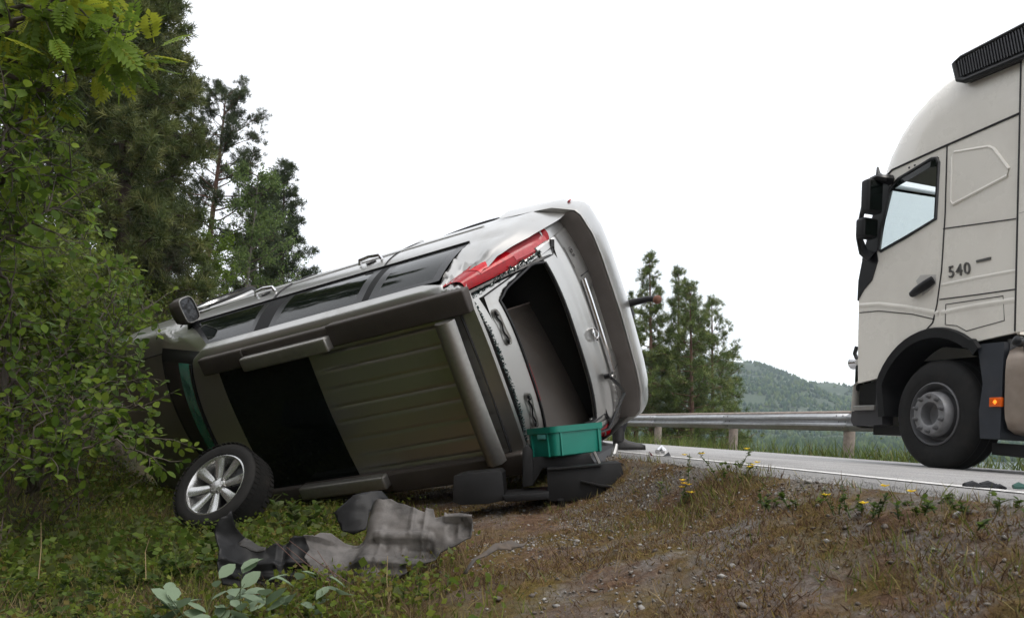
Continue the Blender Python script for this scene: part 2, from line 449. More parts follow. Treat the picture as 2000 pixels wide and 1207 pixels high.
def strip(l0, l1, h, s0, s1, wob0=0, wob1=0, skirt=0, step=.12, seed=3):
    near = np.arange(max(s0, -2), min(s1, 12), step)
    ss = np.concatenate([np.arange(s0, -2, 4.0), near, np.arange(12, s1 + .1, 4.0)])
    rows = []
    for s in ss:
        a = l0 + wob0 * (fbm(s * 3.1, 0 * s, seed) - .5) * 2 * (1 if -2 <= s < 12 else 0); b_ = l1 + wob1 * (fbm(s * 2.1, 0 * s + 9, seed) - .5) * 2
        r = [road_pt(s, a, h), road_pt(s, (a * 2 + b_) / 3, h), road_pt(s, (a + 2 * b_) / 3, h), road_pt(s, b_, h)]
        if skirt: r = [road_pt(s, a - .015, h - skirt)] + r + [road_pt(s, b_ + .05, h - skirt)]
        rows.append(r)
    k = len(rows[0]); n = len(rows)
    V = np.array(rows).reshape(-1, 3); ix = np.arange(n * k).reshape(n, k)
    return V, np.stack([ix[:-1, :-1], ix[:-1, 1:], ix[1:, 1:], ix[1:, :-1]], -1).reshape(-1, 4)
V, F = strip(2.02, 8.75, 0, -60, 75, wob0=.07, wob1=.05, skirt=.16)
road = obj('road', fast_mesh('road', V, F), M['asphalt'], kind='structure')
M['paint_line'] = mat('worn_white_paint', (.66, .65, .63), .75, var=.15, vscale=30, dirt=(.22, .215, .21, .50, .62, .9), dscale=30)
for a, b_ in ((2.36, 2.50), (8.30, 8.42)):
    V, F = strip(a, b_, .004, -60, 75, .008, .008, seed=8)
    obj('edge_line', fast_mesh('edge_line', V, F), M['paint_line'], road)

# ------------------------------------------------------------------ lake, far shore and mountain
lake_m = mat('lake_water', (.30, .34, .36), .10, 0, spec=.6, bump=.25, bscale=.8)
V = []; xs = np.array([-300, 20, 60, 120, 250, 500, 1200.]); ys = np.array([-300, 0, 60, 150, 300.])
XX, YY = np.meshgrid(xs, ys); V = np.stack([XX, YY, 0 * XX + CZ - 7.0], -1).reshape(-1, 3)
ix = np.arange(V.shape[0]).reshape(len(ys), len(xs))
obj('lake', fast_mesh('lake', V, np.stack([ix[:-1, :-1], ix[:-1, 1:], ix[1:, 1:], ix[1:, :-1]], -1).reshape(-1, 4)), lake_m, kind='structure')

RX = [-700, -200, 0, 104, 174, 215, 249, 275, 301, 324, 350, 379, 430, 520, 700, 1000]
RH = [55, 80, 96, 101, 101, 98, 94, 91, 83, 71, 69, 65, 60, 52, 44, 30]
def mount_z(x, y):
    k = x * 900 / np.maximum(y, 260)                       # the ridge keeps its run towards the lake
    hr = np.interp(k * .55 + x * .45, RX, RH)
    t = np.clip((y - 262 - 14 * (vnoise(x * .02, x * 0, 4) - .5)) / (880 - 262), -.05, 2)
    prof = np.interp(t, [-.05, 0, .03, .18, .35, .6, 1, 1.4, 2], [-.06, 0, .035, .07, .16, .55, 1, .8, .3])
    z = hr * prof + (fbm(x * .012, y * .012, 31, 5) - .5) * 34 * np.clip(t * 1.6, 0, 1) * smooth(1.15, .75, t) + (fbm(x * .06, y * .06, 33, 4) - .5) * 7 * np.clip(t * 4, 0, 1)
    return z + CZ - 7.0
mx_ = np.arange(-900, 1100, 9.0); my_ = np.concatenate([np.arange(240, 420, 6.0), np.arange(420, 1300, 11.0)])
XX, YY = np.meshgrid(mx_, my_); V = np.stack([XX, YY, mount_z(XX, YY)], -1).reshape(-1, 3)
ix = np.arange(V.shape[0]).reshape(len(my_), len(mx_))
mm = mat('forested_slope', (.035, .055, .028), .95, var=.5, vscale=.035, detail=9, dirt=(.22, .22, .21, .60, .70, .7), dscale=.02)
obj('mountain', fast_mesh('mountain', V, np.stack([ix[:-1, :-1], ix[:-1, 1:], ix[1:, 1:], ix[1:, :-1]], -1).reshape(-1, 4), None, True), mm, kind='structure')
# far forest: small conical and rounded crowns
def cone_t():
    v = [(0, 0, 1.0)]
    for r, z, o in ((.24, .42, 0), (.26, .10, .5)):
        for k in range(5): v.append((r * math.cos((k + o) * 1.2566), r * math.sin((k + o) * 1.2566), z))
    f = [(0, 1 + k, 1 + (k + 1) % 5) for k in range(5)]
    for k in range(5):
        a = 1 + k; b_ = 1 + (k + 1) % 5; f += [(a, a + 5, b_), (b_, a + 5, b_ + 5)]
    return np.array(v), np.array(f)
TV, TF = cone_t()
n = 38000
az = rng.uniform(-.12, .75, n); yy = np.where(rng.random(n) < .28, rng.uniform(262, 330, n), 262 + (rng.random(n) ** .8) * 680); xx = yy * az
keep = (fbm(xx * .03, yy * .03, 77) > .40) | (yy < 300)
xx, yy = xx[keep], yy[keep]; n = len(xx)
pos = np.stack([xx, yy, mount_z(xx, yy) - .3], 1)
hs = rng.uniform(2.0, 4.6, n); wd = rng.uniform(.9, 1.9, n)
rot = rot_from(np.stack([rng.normal(0, .05, n), rng.normal(0, .05, n), np.ones(n)], 1), rng.uniform(0, 6.28, n))
V, F = instances(TV, TF, pos, rot, np.stack([hs * wd, hs * wd, hs], 1))
pal = np.array([(.024, .045, .024), (.036, .060, .024), (.060, .085, .03), (.018, .034, .022)])
cc = pal[rng.integers(0, 4, n)] * rng.uniform(.75, 1.25, (n, 1))
M['far_tree'] = mat('far_foliage', (.05, .07, .03), .9, attr=True, spec=.1)
obj('far_forest', fast_mesh('far_forest', V, F, np.repeat(cc, len(TV), 0)), M['far_tree'], kind='stuff', label='distant mixed forest covering the far shore and mountainside', category='forest')

# ------------------------------------------------------------------ guardrail
RAIL_LAT = 9.45
def rail_frame(s, h=0): return road_pt(s, RAIL_LAT, h)
gd = thing('guardrail', 'galvanised steel guardrail on wooden posts along the lake side of road', 'guardrail', frame(rail_frame(12.6), RU, -RL, RN))
prof = [(.0, .0), (.045, .012), (.085, .055), (.115, .082), (.155, .082), (.185, .055), (.205, .030), (.235, .030), (.255, .055), (.285, .082), (.325, .082), (.355, .055), (.395, .012), (.42, .0)]
ztop, zbot = .80, .47
def beam(x0, x1, off):
    vs = []
    for x in (x0, (x0 + x1) / 2, x1):
        for hgt, d in prof:
            vs.append((x, d + off + .05, zbot + hgt / .42 * (ztop - zbot)))
    k = len(prof); fs = [(i * k + j, i * k + j + 1, (i + 1) * k + j + 1, (i + 1) * k + j) for i in range(2) for j in range(k - 1)]
    return vs, fs
posts = [8.35 - 12.6 + 3.98 * i for i in range(-4, 9)]
for i in range(len(posts) - 1):
    vs, fs = beam(posts[i] - .15, posts[i + 1] + .15, .004 * (i % 2))
    me = MB().add(vs, fs).mesh('rail_beam', True, recalc=False)
    o = obj('rail_beam', me, M['zinc'], gd)
    sm = o.modifiers.new('s', 'SOLIDIFY'); sm.thickness = .006; sm.offset = 0
    MB().tube([(posts[i] - .1, .04, ztop + .006), (posts[i + 1] - .1, .04, ztop + .004)], .030, 8).build('dusty_top_edge', M['zinc_dusty'], o, True)
    for dx in (-.09, .09):
        for z in (.53, .635, .74):
            MB().lathe([(0, .0), (.012, .016), (.018, .008)], 8, 'y', (posts[i] + dx, .05 + (.085 if z != .635 else .035), z)).build('bolt', M['hub_grey'], o)
for x in posts:
    m_ = MB(); m_.tube([(x, -.07, -.5), (x, -.07, .30), (x, -.07, .74), (x, -.07, .76)], [.105, .10, .098, .07], 12)
    m_.build('post', M['wood_post'], gd, True)
    MB().box((x, .02, .62), (.09, .08, .18)).build('spacer_block', M['wood_post'], gd)
# ------------------------------------------------------------------ overturned estate car (local: x forward from the tail, y left, z up)
CR = np.array([[-0.875, 0.322, -0.362], [0.465, 0.349, -0.813], [-0.136, -0.88, -0.455]])
U_, S_, V_ = np.linalg.svd(CR); CR = U_ @ V_
CT = np.array([.877, 6.397, 1.199 + CZ])
def car_w(q): return CR @ np.array(q) + CT
def car_hit(px, py, ax, val):
    d = CR.T @ ray(px, py); c0 = CR.T @ (np.array([0, 0, CZ]) - CT); t = (val - c0[ax]) / d[ax]; return c0 + d * t
car = thing('overturned_car', 'silver grey off-road estate car lying on its side, roof turned towards the verge', 'car', frame(CT, CR[:, 0], CR[:, 1], CR[:, 2]))

# control rows of the half section, one list per station
def station(bx, gx, rx, dz=0.0, yk=1.0):
    return [(bx, 0, .36), (bx, .78 * yk, .38), (bx, .885 * yk, .50), (bx, .905 * yk, .78), (bx, .892 * yk, 1.0), (bx, .858 * yk, 1.125),
            (gx, .735 * yk, 1.595 + dz), (gx * .5 + rx * .5, .665 * yk, 1.665 + dz), (rx, .36 * yk, 1.70 + dz), (rx, 0, 1.712 + dz)]
ST = [
    [(0.0, 0, .40), (0.0, .72, .42), (0.0, .81, .52), (0.0, .80, .78), (.05, .795, 1.0), (.12, .782, 1.125), (.43, .685, 1.585), (.42, .625, 1.645), (.41, .34, 1.672), (.40, 0, 1.68)],
    station(.22, .50, .50, -.014, .985),          # 1
    station(.56, .62, .62, -.008),                # 2 quarter window rear
    station(1.22, 1.20, 1.20),                    # 3 quarter window front
    station(1.30, 1.26, 1.26),                    # 4 rear door window rear
    station(1.86, 1.80, 1.80),                    # 5 (sunroof rear)
    station(2.22, 2.13, 2.13),                    # 6 rear door window front
    station(2.40, 2.28, 2.28),                    # 7 front window rear
    station(3.14, 2.66, 2.70, -.004),             # 8 sunroof front
    station(3.36, 2.80, 2.86, -.018),             # 9 front window front
    [(3.60, 0, .36), (3.60, .78, .38), (3.60, .88, .50), (3.60, .90, .78), (3.60, .885, 1.0), (3.60, .845, 1.105), (2.90, .69, 1.575), (2.97, .62, 1.632), (3.03, .34, 1.668), (3.05, 0, 1.68)],   # 10 roof front
    [(3.78, 0, .36), (3.78, .78, .38), (3.78, .88, .50), (3.78, .90, .78), (3.78, .885, .99), (3.76, .85, 1.075), (3.80, .73, 1.125), (3.86, .62, 1.14), (3.95, .33, 1.15), (3.98, 0, 1.155)],   # 11 cowl
    [(4.25, 0, .36), (4.25, .74, .38), (4.25, .87, .50), (4.25, .89, .78), (4.25, .875, .94), (4.25, .83, 1.03), (4.25, .72, 1.075), (4.25, .60, 1.085), (4.25, .32, 1.10), (4.25, 0, 1.105)],
    [(4.52, 0, .38), (4.52, .66, .40), (4.52, .79, .52), (4.52, .81, .76), (4.53, .80, .88), (4.53, .76, .955), (4.54, .66, 1.0), (4.55, .55, 1.01), (4.57, .30, 1.02), (4.58, 0, 1.025)],
    [(4.66, 0, .42), (4.62, .50, .44), (4.62, .62, .54), (4.64, .64, .72), (4.65, .64, .80), (4.66, .60, .85), (4.67, .52, .88), (4.68, .44, .89), (4.70, .25, .90), (4.71, 0, .90)],
]
ST = np.array(ST, float)
for k_, dx_ in ((12, .16), (13, .32), (14, .36)): ST[k_, :, 0] += dx_                 # bonnet length
nS, nR = ST.shape[:2]
rsub = [2, 3, 4, 4, 3, 14, 4, 28, 32]
def crom(p0, p1, p2, p3, t):
    return .5 * ((2 * p1) + (-p0 + p2) * t + (2 * p0 - 5 * p1 + 4 * p2 - p3) * t * t + (-p0 + 3 * p1 - 3 * p2 + p3) * t ** 3)
ssub = [max(3, int(round(np.linalg.norm(ST[i + 1, 5] - ST[i, 5]) / .07))) for i in range(nS - 1)]
ssub[10] = 12
rows_all = []; rinfo = []
for j in range(nR - 1):
    for k in range(rsub[j]): rinfo.append((j, k / rsub[j]))
rinfo.append((nR - 1, 0.0))
cinfo = []
for i in range(nS - 1):
    for k in range(ssub[i]): cinfo.append((i, k / ssub[i]))
cinfo.append((nS - 1, 0.0))
def sec_point(st, j, t):
    if j >= nR - 1: return st[nR - 1]
    mir = st[nR - 2] * np.array([1, -1, 1])
    g = lambda q: st[q] if q < nR else mir
    p0 = st[j - 1] if j > 0 else st[0]
    if j == 5:                                  # side glass: nearly straight with a slight bow
        q = st[5] * (1 - t) + st[6] * t; q = q + np.array([0, .022 * math.sin(math.pi * t), 0]); return q
    if j == 6: p0 = 2 * st[6] - st[7] + np.array([0, .03, 0])
    p3 = g(j + 2)
    if j == 4: p3 = 2 * st[5] - st[4] + np.array([0, -.02, 0])
    return crom(p0, st[j], st[j + 1], p3, t)
G = np.zeros((len(cinfo), len(rinfo), 3))
sect = np.zeros((nS, len(rinfo), 3))
for i in range(nS):
    for r, (j, t) in enumerate(rinfo): sect[i, r] = sec_point(ST[i], j, t)
for c_, (i, t) in enumerate(cinfo):
    G[c_] = sect[i] if i == nS - 1 else sect[i] * (1 - t) + sect[i + 1] * t
# roof grooves
yy = np.abs(G[:, :, 1]); top = np.array([j >= 7 for j, t in rinfo])[None, :]
inx = smooth(.50, .56, G[:, :, 0]) * smooth(1.76, 1.70, G[:, :, 0])
for gy in (.06, .20, .34, .47):
    G[:, :, 2] -= top * inx * .013 * np.exp(-((yy - gy) / .0085) ** 2)
WIN = [(2, 3, 'quarter'), (4, 6, 'rear door'), (7, 9, 'front door')]
def classify(c_, r_):
    i, fi = cinfo[c_]; j, fj = rinfo[r_]
    if j == 5:
        for a, b_, nm in WIN:
            if a <= i < b_:
                lo = sum(ssub[:a]); hi = sum(ssub[:b_]) - 1
                k = r_ - sum(rsub[:5])
                if c_ == lo or c_ == hi or k == 0 or k == rsub[5] - 1: return 'window_seal'
                return 'side_window:' + nm
        if i in (3, 6): return 'pillar_trim'
    if j >= 6 and i == 10: 
        lo = sum(ssub[:10]); k = c_ - lo
        if k == 0 or k == ssub[10] - 1 or (j == 6): return 'windscreen_seal'
        return 'windscreen'
    if j >= 7 and 5 <= i < 8:
        q = (G[c_, r_] + G[c_ + 1, r_ + 1]) / 2
        if abs(q[1]) < .525: return 'sunroof'
    if j == 0 or j == 1 and fj < .5: return 'underbody'
    return 'body'
cells = {}
for c_ in range(len(cinfo) - 1):
    for r_ in range(len(rinfo) - 1):
        cells.setdefault(classify(c_, r_), []).append((c_, r_))
def grid_part(cl, sides=(1, -1)):
    mb = MB(); 
    for sgn in sides:
        m_ = {}; vs = []; fs = []
        for c_, r_ in cl:
            f = []
            for dc, dr in ((0, 0), (1, 0), (1, 1), (0, 1)):
                key = (c_ + dc, r_ + dr)
                if key not in m_:
                    m_[key] = len(vs); q = G[key[0], key[1]]; vs.append((q[0], q[1] * sgn, q[2]))
                f.append(m_[key])
            fs.append(f if sgn > 0 else f[::-1])
        mb.add(vs, fs)
    bm_me = mb.mesh('part', True, angle=50, recalc=False)
    bm = bmesh.new(); bm.from_mesh(bm_me); bmesh.ops.remove_doubles(bm, verts=bm.verts[:], dist=.0008); bmesh.ops.recalc_face_normals(bm, faces=bm.faces[:]); bm.to_mesh(bm_me); bm.free()
    return bm_me
body = obj('body_shell', grid_part(cells['body']), M['silver'], car)
# dents at the rear quarter
for v in body.data.vertices:
    q = v.co
    if q.y < -.6:
        for dx, dy, dz_, r_, a_ in ((.42, -.74, 1.46, .16, .05), (.30, -.70, 1.60, .10, -.03), (.60, -.72, 1.62, .10, .02), (3.5, -.85, 1.1, .25, .02)):
            d2 = (q.x - dx) ** 2 + (q.z - dz_) ** 2
            k = math.exp(-d2 / r_ ** 2) * a_ * (1 + .8 * (abs(math.sin(q.x * 31 + q.z * 47)) - .5) + .5 * math.sin(q.x * 83 - q.z * 60))
            q.y += k; q.x += k * .4
obj('underbody', grid_part(cells['underbody']), M['black_plastic'], car)
pill_m = mat('matt_black_film', (.006, .006, .006), .6, spec=.15)
for ii in (3, 6):
    for sg in (1, -1): obj('pillar_trim', grid_part([q for q in cells['pillar_trim'] if cinfo[q[0]][0] == ii], (sg,)), pill_m, car)
for a, b_, nm in WIN:
    for sg in (1, -1): obj('window_seal', grid_part([q for q in cells['window_seal'] if a <= cinfo[q[0]][0] < b_], (sg,)), M['black_trim'], car)
obj('windscreen_seal', grid_part(cells['windscreen_seal']), pill_m, car)
obj('windscreen', grid_part(cells['windscreen']), mat('windscreen_glass', (.002, .003, .003), .12, 0, spec=.06), car)
obj('sunroof', grid_part(cells['sunroof']), M['glass_dark'], car)
for k in cells:
    if k.startswith('side_window'):
        for sg in (1, -1):
            o = obj('side_window', grid_part(cells[k], (sg,)), M['glass_dark'], car)
# teal shade band of the windscreen and the cowl scuttle
def surf_strip(c0, c1, r0, r1, lift, sides=(1, -1)):
    mb = MB()
    for sg in sides:
        for c_ in range(c0, c1):
            for r_ in range(r0, r1):
                vs = [G[c_ + a, r_ + b_] * np.array([1, sg, 1]) + np.array([.3, 0, 1]) * lift for a, b_ in ((0, 0), (1, 0), (1, 1), (0, 1))]
                mb.add(vs, [(0, 1, 2, 3)])
    return mb
cA = sum(ssub[:10]); rA = sum(rsub[:7])
surf_strip(cA + 1, cA + 1 + max(1, int(round(ssub[10] * .24)) + 1), rA, len(rinfo) - 1, .004).build('shade_band', M['glass_teal'], car, True)
# edge of the roof in front of the windscreen
MB().tube([G[cA, r] + np.array([.02, 0, .004]) for r in range(rA, len(rinfo))] + [G[cA, r] * np.array([1, -1, 1]) + np.array([.02, 0, .004]) for r in range(len(rinfo) - 1, rA - 1, -1)], .012, 6).build('windscreen_trim', M['black_trim'], car, True)

# shut lines along the doors and bonnet
def seam_x(i, lift=.002, r=.006, r0=1, r1=5, dx=0):
    ci = sum(ssub[:i]); a = sum(rsub[:r0 + 1]); b_ = sum(rsub[:r1])
    for sg in (1, -1):
        pts = [G[ci, r_] * np.array([1, sg, 1]) + np.array([dx, sg * lift, 0]) for r_ in range(a, b_ + 1)]
        MB().tube(pts, r, 5).build('door_gap', M['seam'], car, True)
seam_x(4); seam_x(7, r=.010); seam_x(9, dx=.12)
ri = sum(rsub[:6])
for sg in (1, -1):
    pts = [G[c_, ri + 2] * np.array([1, sg, 1]) + np.array([0, 0, .001]) for c_ in range(sum(ssub[:11]), len(cinfo) - 2)]
    MB().tube(pts, .006, 5).build('bonnet_gap', M['seam'], car, True)
    pts = [G[c_, sum(rsub[:5])] * np.array([1, sg, 1]) + np.array([0, sg * .004, -.006]) for c_ in range(sum(ssub[:2]), sum(ssub[:9]) + 1)]
    MB().tube(pts, .011, 6).build('belt_strip', M['black_trim'], car, True)
    pts = [G[c_, sum(rsub[:4])] * np.array([1, sg, 1]) + np.array([0, sg * .002, -.17]) for c_ in range(sum(ssub[:2]), sum(ssub[:11]) + 1, 2)]
    MB().tube(pts, .022, 8).build('side_moulding', M['silver'], car, True)
# door handles
for sg in (1, -1):
    for hx in (1.52, 2.62):
        hy = sg * .905
        h = MB(); h.tube([(hx - .10, hy, .93), (hx - .09, hy + sg * .035, .93), (hx, hy + sg * .045, .935), (hx + .09, hy + sg * .035, .94), (hx + .10, hy, .94)], .014, 8)
        o = h.build('door_handle', M['chrome'] if sg < 0 else M['silver'], car, True)
        MB().lathe([(0, .045), (.006, .04), (.007, 0)], 16, 'y', (hx, hy - .002, .935)).build('handle_recess', M['black_trim'], o, True)

# roof rails, cross bar
for sg in (-1, 1):
    def rbox(x0, x1, ya, yb, z0, z1, nm, mt, bev=.02):
        mb = MB(); vs = []
        for x in np.linspace(x0, x1, 7):
            drop = .02 * ((x - 1.6) / 1.2) ** 2
            for y, z in ((ya, z0), (yb, z0), (yb, z1), (ya, z1)): vs.append((x, sg * y, z - drop))
        fs = [(i * 4 + k, i * 4 + (k + 1) % 4, i * 4 + 4 + (k + 1) % 4, i * 4 + 4 + k) for i in range(6) for k in range(4)] + [(3, 2, 1, 0), (24, 25, 26, 27)]
        return mb.add(vs, fs).build(nm, mt, car, True, bevel=bev, angle=60)
    rail = rbox(.40, 1.52, .505, .665, 1.655, 1.748, 'roof_rail', M['dark_rail'], .016)
    rbox(1.50, 2.36, .505, .655, 1.655, 1.735, 'roof_rail', M['dark_rail'])
    rbox(1.51, 2.33, .495, .60, 1.735, 1.815, 'rail_bar', M['bare_metal'], .018)
    rbox(2.345, 2.82, .515, .655, 1.64, 1.74, 'rail_foot', M['dark_rail'], .018)
cb = MB(); vs = []; cprof = [(.515, 1.745), (.53, 1.80), (.585, 1.825), (.64, 1.80), (.665, 1.745), (.59, 1.725)]
for y in np.linspace(-.5, .53, 9):
    b_ = .012 * (1 - (y / .55) ** 2)
    vs += [(x, y, z + b_) for x, z in cprof]
k = len(cprof)
fs = [(i * k + j, i * k + (j + 1) % k, (i + 1) * k + (j + 1) % k, (i + 1) * k + j) for i in range(8) for j in range(k)] + [tuple(range(k)), tuple(8 * k + j for j in range(k))]
cb.add(vs, fs).build('roof_cross_bar', M['bare_metal'], car, True, angle=75)

# ---- tail
ZR = [.42, .60, .75, .95, 1.04, 1.10, 1.35, 1.60, 1.66, 1.69]; XR = [-.04, -.05, -.055, -.04, -.01, 0.02, .19, .355, .40, .42]
HW = [.78, .80, .80, .795, .79, .78, .735, .685, .625, .60]
def rear(u, z, off=0.0):
    x = np.interp(z, ZR, XR) + .115 * abs(u) ** 3 - off
    return np.array([x, u * np.interp(z, ZR, HW), z])
def rear_part(name, m_, u0, u1, z0, z1, nu=24, nz_=14, off=0.0, hole=None, parent=None, fn=None):
    us = np.linspace(u0, u1, nu + 1); zs = np.linspace(z0, z1, nz_ + 1)
    vs = [rear(u, z, off + (fn(u, z) if fn else 0)) for u in us for z in zs]
    fs = []
    for i in range(nu):
        for j in range(nz_):
            uc = (us[i] + us[i + 1]) / 2; zc = (zs[j] + zs[j + 1]) / 2
            if hole and hole(uc, zc): continue
            a = i * (nz_ + 1) + j; fs.append((a, a + nz_ + 1, a + nz_ + 2, a + 1))
    o = MB().add(vs, fs).build(name, m_, parent or car, True, angle=50)
    sm = o.modifiers.new('s', 'SOLIDIFY'); sm.thickness = .02; sm.offset = -1
    return o
WZ0, WZ1 = 1.11, 1.462
def halfw(z): return np.interp(z, [1.0, WZ0, WZ0 + .07, WZ1 - .06, WZ1, 1.7], [.70, .76, .80, .74, .68, .60])
def in_hole(u, z): return WZ0 < z < WZ1 and abs(u) < halfw(z)
def lower_relief(u, z):                                   # number plate recess and crease
    r = -.035 * smooth(.34, .30, abs(u)) * smooth(.595, .63, z) * smooth(.83, .80, z)
    return r + .018 * math.exp(-((z - .93) / .03) ** 2)
gate = rear_part('tailgate', M['silver'], -.90, .90, .56, WZ0 + .002, 60, 34, .0, None, None, lower_relief)
rear_part('glass_surround', M['silver'], -.86, .86, WZ0, 1.61, 86, 54, -.012, in_hole)
# rubber and crumbs of the burst glass round the opening
ring = []
for u in np.linspace(-halfw(WZ0), halfw(WZ0), 30): ring.append(rear(u, WZ0, .006))
for z in np.linspace(WZ0, WZ1, 14)[1:]: ring.append(rear(halfw(z), z, .0))
for u in np.linspace(halfw(WZ1), -halfw(WZ1), 30)[1:]: ring.append(rear(u, WZ1, -.008))
for z in np.linspace(WZ1, WZ0, 14)[1:]: ring.append(rear(-halfw(z), z, .0))
MB().tube(ring, .011, 6).build('window_rubber', M['black_trim'], car, True)
def crumbs(path, n, spread, size, nm='glass_crumbs'):
    V = []; F = []
    for k in range(n):
        t = random.random() * (len(path) - 1); i = int(t); q = path[i] * (1 - (t - i)) + path[min(i + 1, len(path) - 1)] * (t - i)
        q = q + np.array([random.gauss(0, spread * .4), random.gauss(0, spread), random.gauss(0, spread)])
        s_ = size * random.uniform(.5, 1.5); b_ = len(V)
        for a in range(4):
            V.append(q + s_ * np.array([random.uniform(-1, 1) for _ in range(3)]))
        F += [(b_, b_ + 1, b_ + 2), (b_, b_ + 2, b_ + 3), (b_, b_ + 3, b_ + 1), (b_ + 1, b_ + 2, b_ + 3)]
    return obj(nm, fast_mesh(nm, np.array(V), np.array(F)), M['shard'], car, kind='stuff')
crumbs([rear(u, 1.615, .008) for u in np.linspace(-.86, .84, 20)], 520, .008, .009)
crumbs([rear(-.85, z, .006) for z in np.linspace(1.1, 1.6, 10)], 300, .009, .010)
crumbs([rear(u, WZ0 - .004, .008) for u in np.linspace(-.74, .74, 20)], 200, .003, .005)
MB().tube([rear(u, 1.622, -.004) for u in np.linspace(-.90, .90, 24)], .014, 6).build('seal_groove', M['black_trim'], car, True)
# roof end lip
lip = MB(); vs = []
for y in np.linspace(-.64, .64, 25):
    k = 1 - .10 * (abs(y) / .64) ** 4; dx = .03 * (abs(y) / .64) ** 3
    for x, z in ((.47, 1.682 * k + (1 - k) * 1.55), (.385, 1.672 * k + (1 - k) * 1.55), (.372, 1.655 * k + (1 - k) * 1.55), (.40, 1.635 * k + (1 - k) * 1.55)): vs.append((x + dx, y, z))
lip.add(vs, [(i * 4 + j, i * 4 + j + 1, i * 4 + 5 + j, i * 4 + 4 + j) for i in range(24) for j in range(3)]).build('roof_lip', M['silver'], car, True)
MB().tube([(.485 + .03 * (abs(y) / .64) ** 3, y, 1.690 - .012 * (abs(y) / .6) ** 3) for y in np.linspace(-.60, .60, 20)], .009, 5).build('roof_gap', M['seam'], car, True)
# bare glass hinges on the surround: dished plates with two holes
for uc in (-.46, .42):
    zc = 1.535; hb = MB()
    n_ = 22; out = []; inn = []
    for k in range(n_ * 2):
        t = 2 * math.pi * k / (n_ * 2); du = math.cos(t) * .19; wob = .030 + .013 * math.cos(2 * t)
        out.append(rear(uc + du, zc + math.sin(t) * wob, .006)); inn.append(rear(uc + du * .86, zc + math.sin(t) * wob * .6, .001))
    m2 = len(out)
    hb.add(out + inn, [(i, (i + 1) % m2, m2 + (i + 1) % m2, m2 + i) for i in range(m2)])
    o = hb.build('glass_hinge', M['bare_metal'], car, True)
    for du in (-.145, .145):
        q = rear(uc + du, zc, .004)
        MB().lathe([(0, .021), (.010, .019), (.012, .013), (.004, .011), (.004, 0)], 14, 'x', (q[0] - .012, q[1], q[2])).build('hinge_hole', M['black_trim'], o, True)
    MB().tube([rear(uc + a, zc + .006 * math.sin(a * 40), .004) for a in np.linspace(-.12, .12, 9)], .006, 6).build('hinge_rod', M['black_trim'], o, True)
# third brake light hanging inside the upper edge
MB().tube([rear(u, 1.455, -.02) for u in np.linspace(-.02, .36, 10)], .016, 8).build('brake_light', M['red_lens'], car, True)
# interior: trim box seen through the tailgate
ib = MB()
pts = {}
x0, x1 = .30, 3.3
ib.add([(.02, -.66, 1.0), (.02, .66, 1.0), (.36, .55, 1.56), (.36, -.55, 1.56), (1.5, -.72, .75), (1.5, .72, .75), (1.5, .62, 1.60), (1.5, -.62, 1.60)],
       [(0, 1, 5, 4), (1, 2, 6, 5), (2, 3, 7, 6), (3, 0, 4, 7), (4, 5, 6, 7)])
ib.build('interior_lining', M['interior'], car)
for y in (-.38, .36):
    MB().box((1.30, y, 1.18), (.16, .50, .55), taper=.85).build('rear_seat_back', M['interior'], car, True, bevel=.05)
    MB().box((1.33, y, 1.50), (.11, .26, .14)).build('head_rest', M['interior'], car, True, bevel=.04)
# loose dark load cover leaning in the opening, with a pale edge
poly_px = [(984, 607, .40), (1053, 585, .34), (1082, 612, .28), (1112, 655, .22), (1140, 715, .18), (1160, 770, .155), (1168, 825, .15), (1056, 850, .36), (1010, 720, .40)]
pl = [car_hit(a, b_, 0, c_) for a, b_, c_ in poly_px]
pl2 = [q + np.array([.02, 0, 0]) for q in pl]
lc = MB().add(pl + pl2, [tuple(range(len(pl))), tuple(range(2 * len(pl) - 1, len(pl) - 1, -1))] + [(i, (i + 1) % len(pl), len(pl) + (i + 1) % len(pl), len(pl) + i) for i in range(len(pl))])
lo = lc.build('load_cover', M['interior_panel'], car)
MB().tube([q + np.array([-.004, 0, 0]) for q in pl[0:7]], .004, 5).build('pale_cover_edge', mat('pale_edge', (.22, .17, .15), .6), lo, True)
# faint steering wheel beyond the seats
MB().lathe([(.02 * math.cos(a), .19 + .018 * math.sin(a)) for a in np.linspace(0, 2 * math.pi, 9)[:-1]], 28, 'x', (.62, -.12, 1.12), True).build('spare_wheel_ring', mat('dull_ring', (.03, .03, .03), .5), car, True)
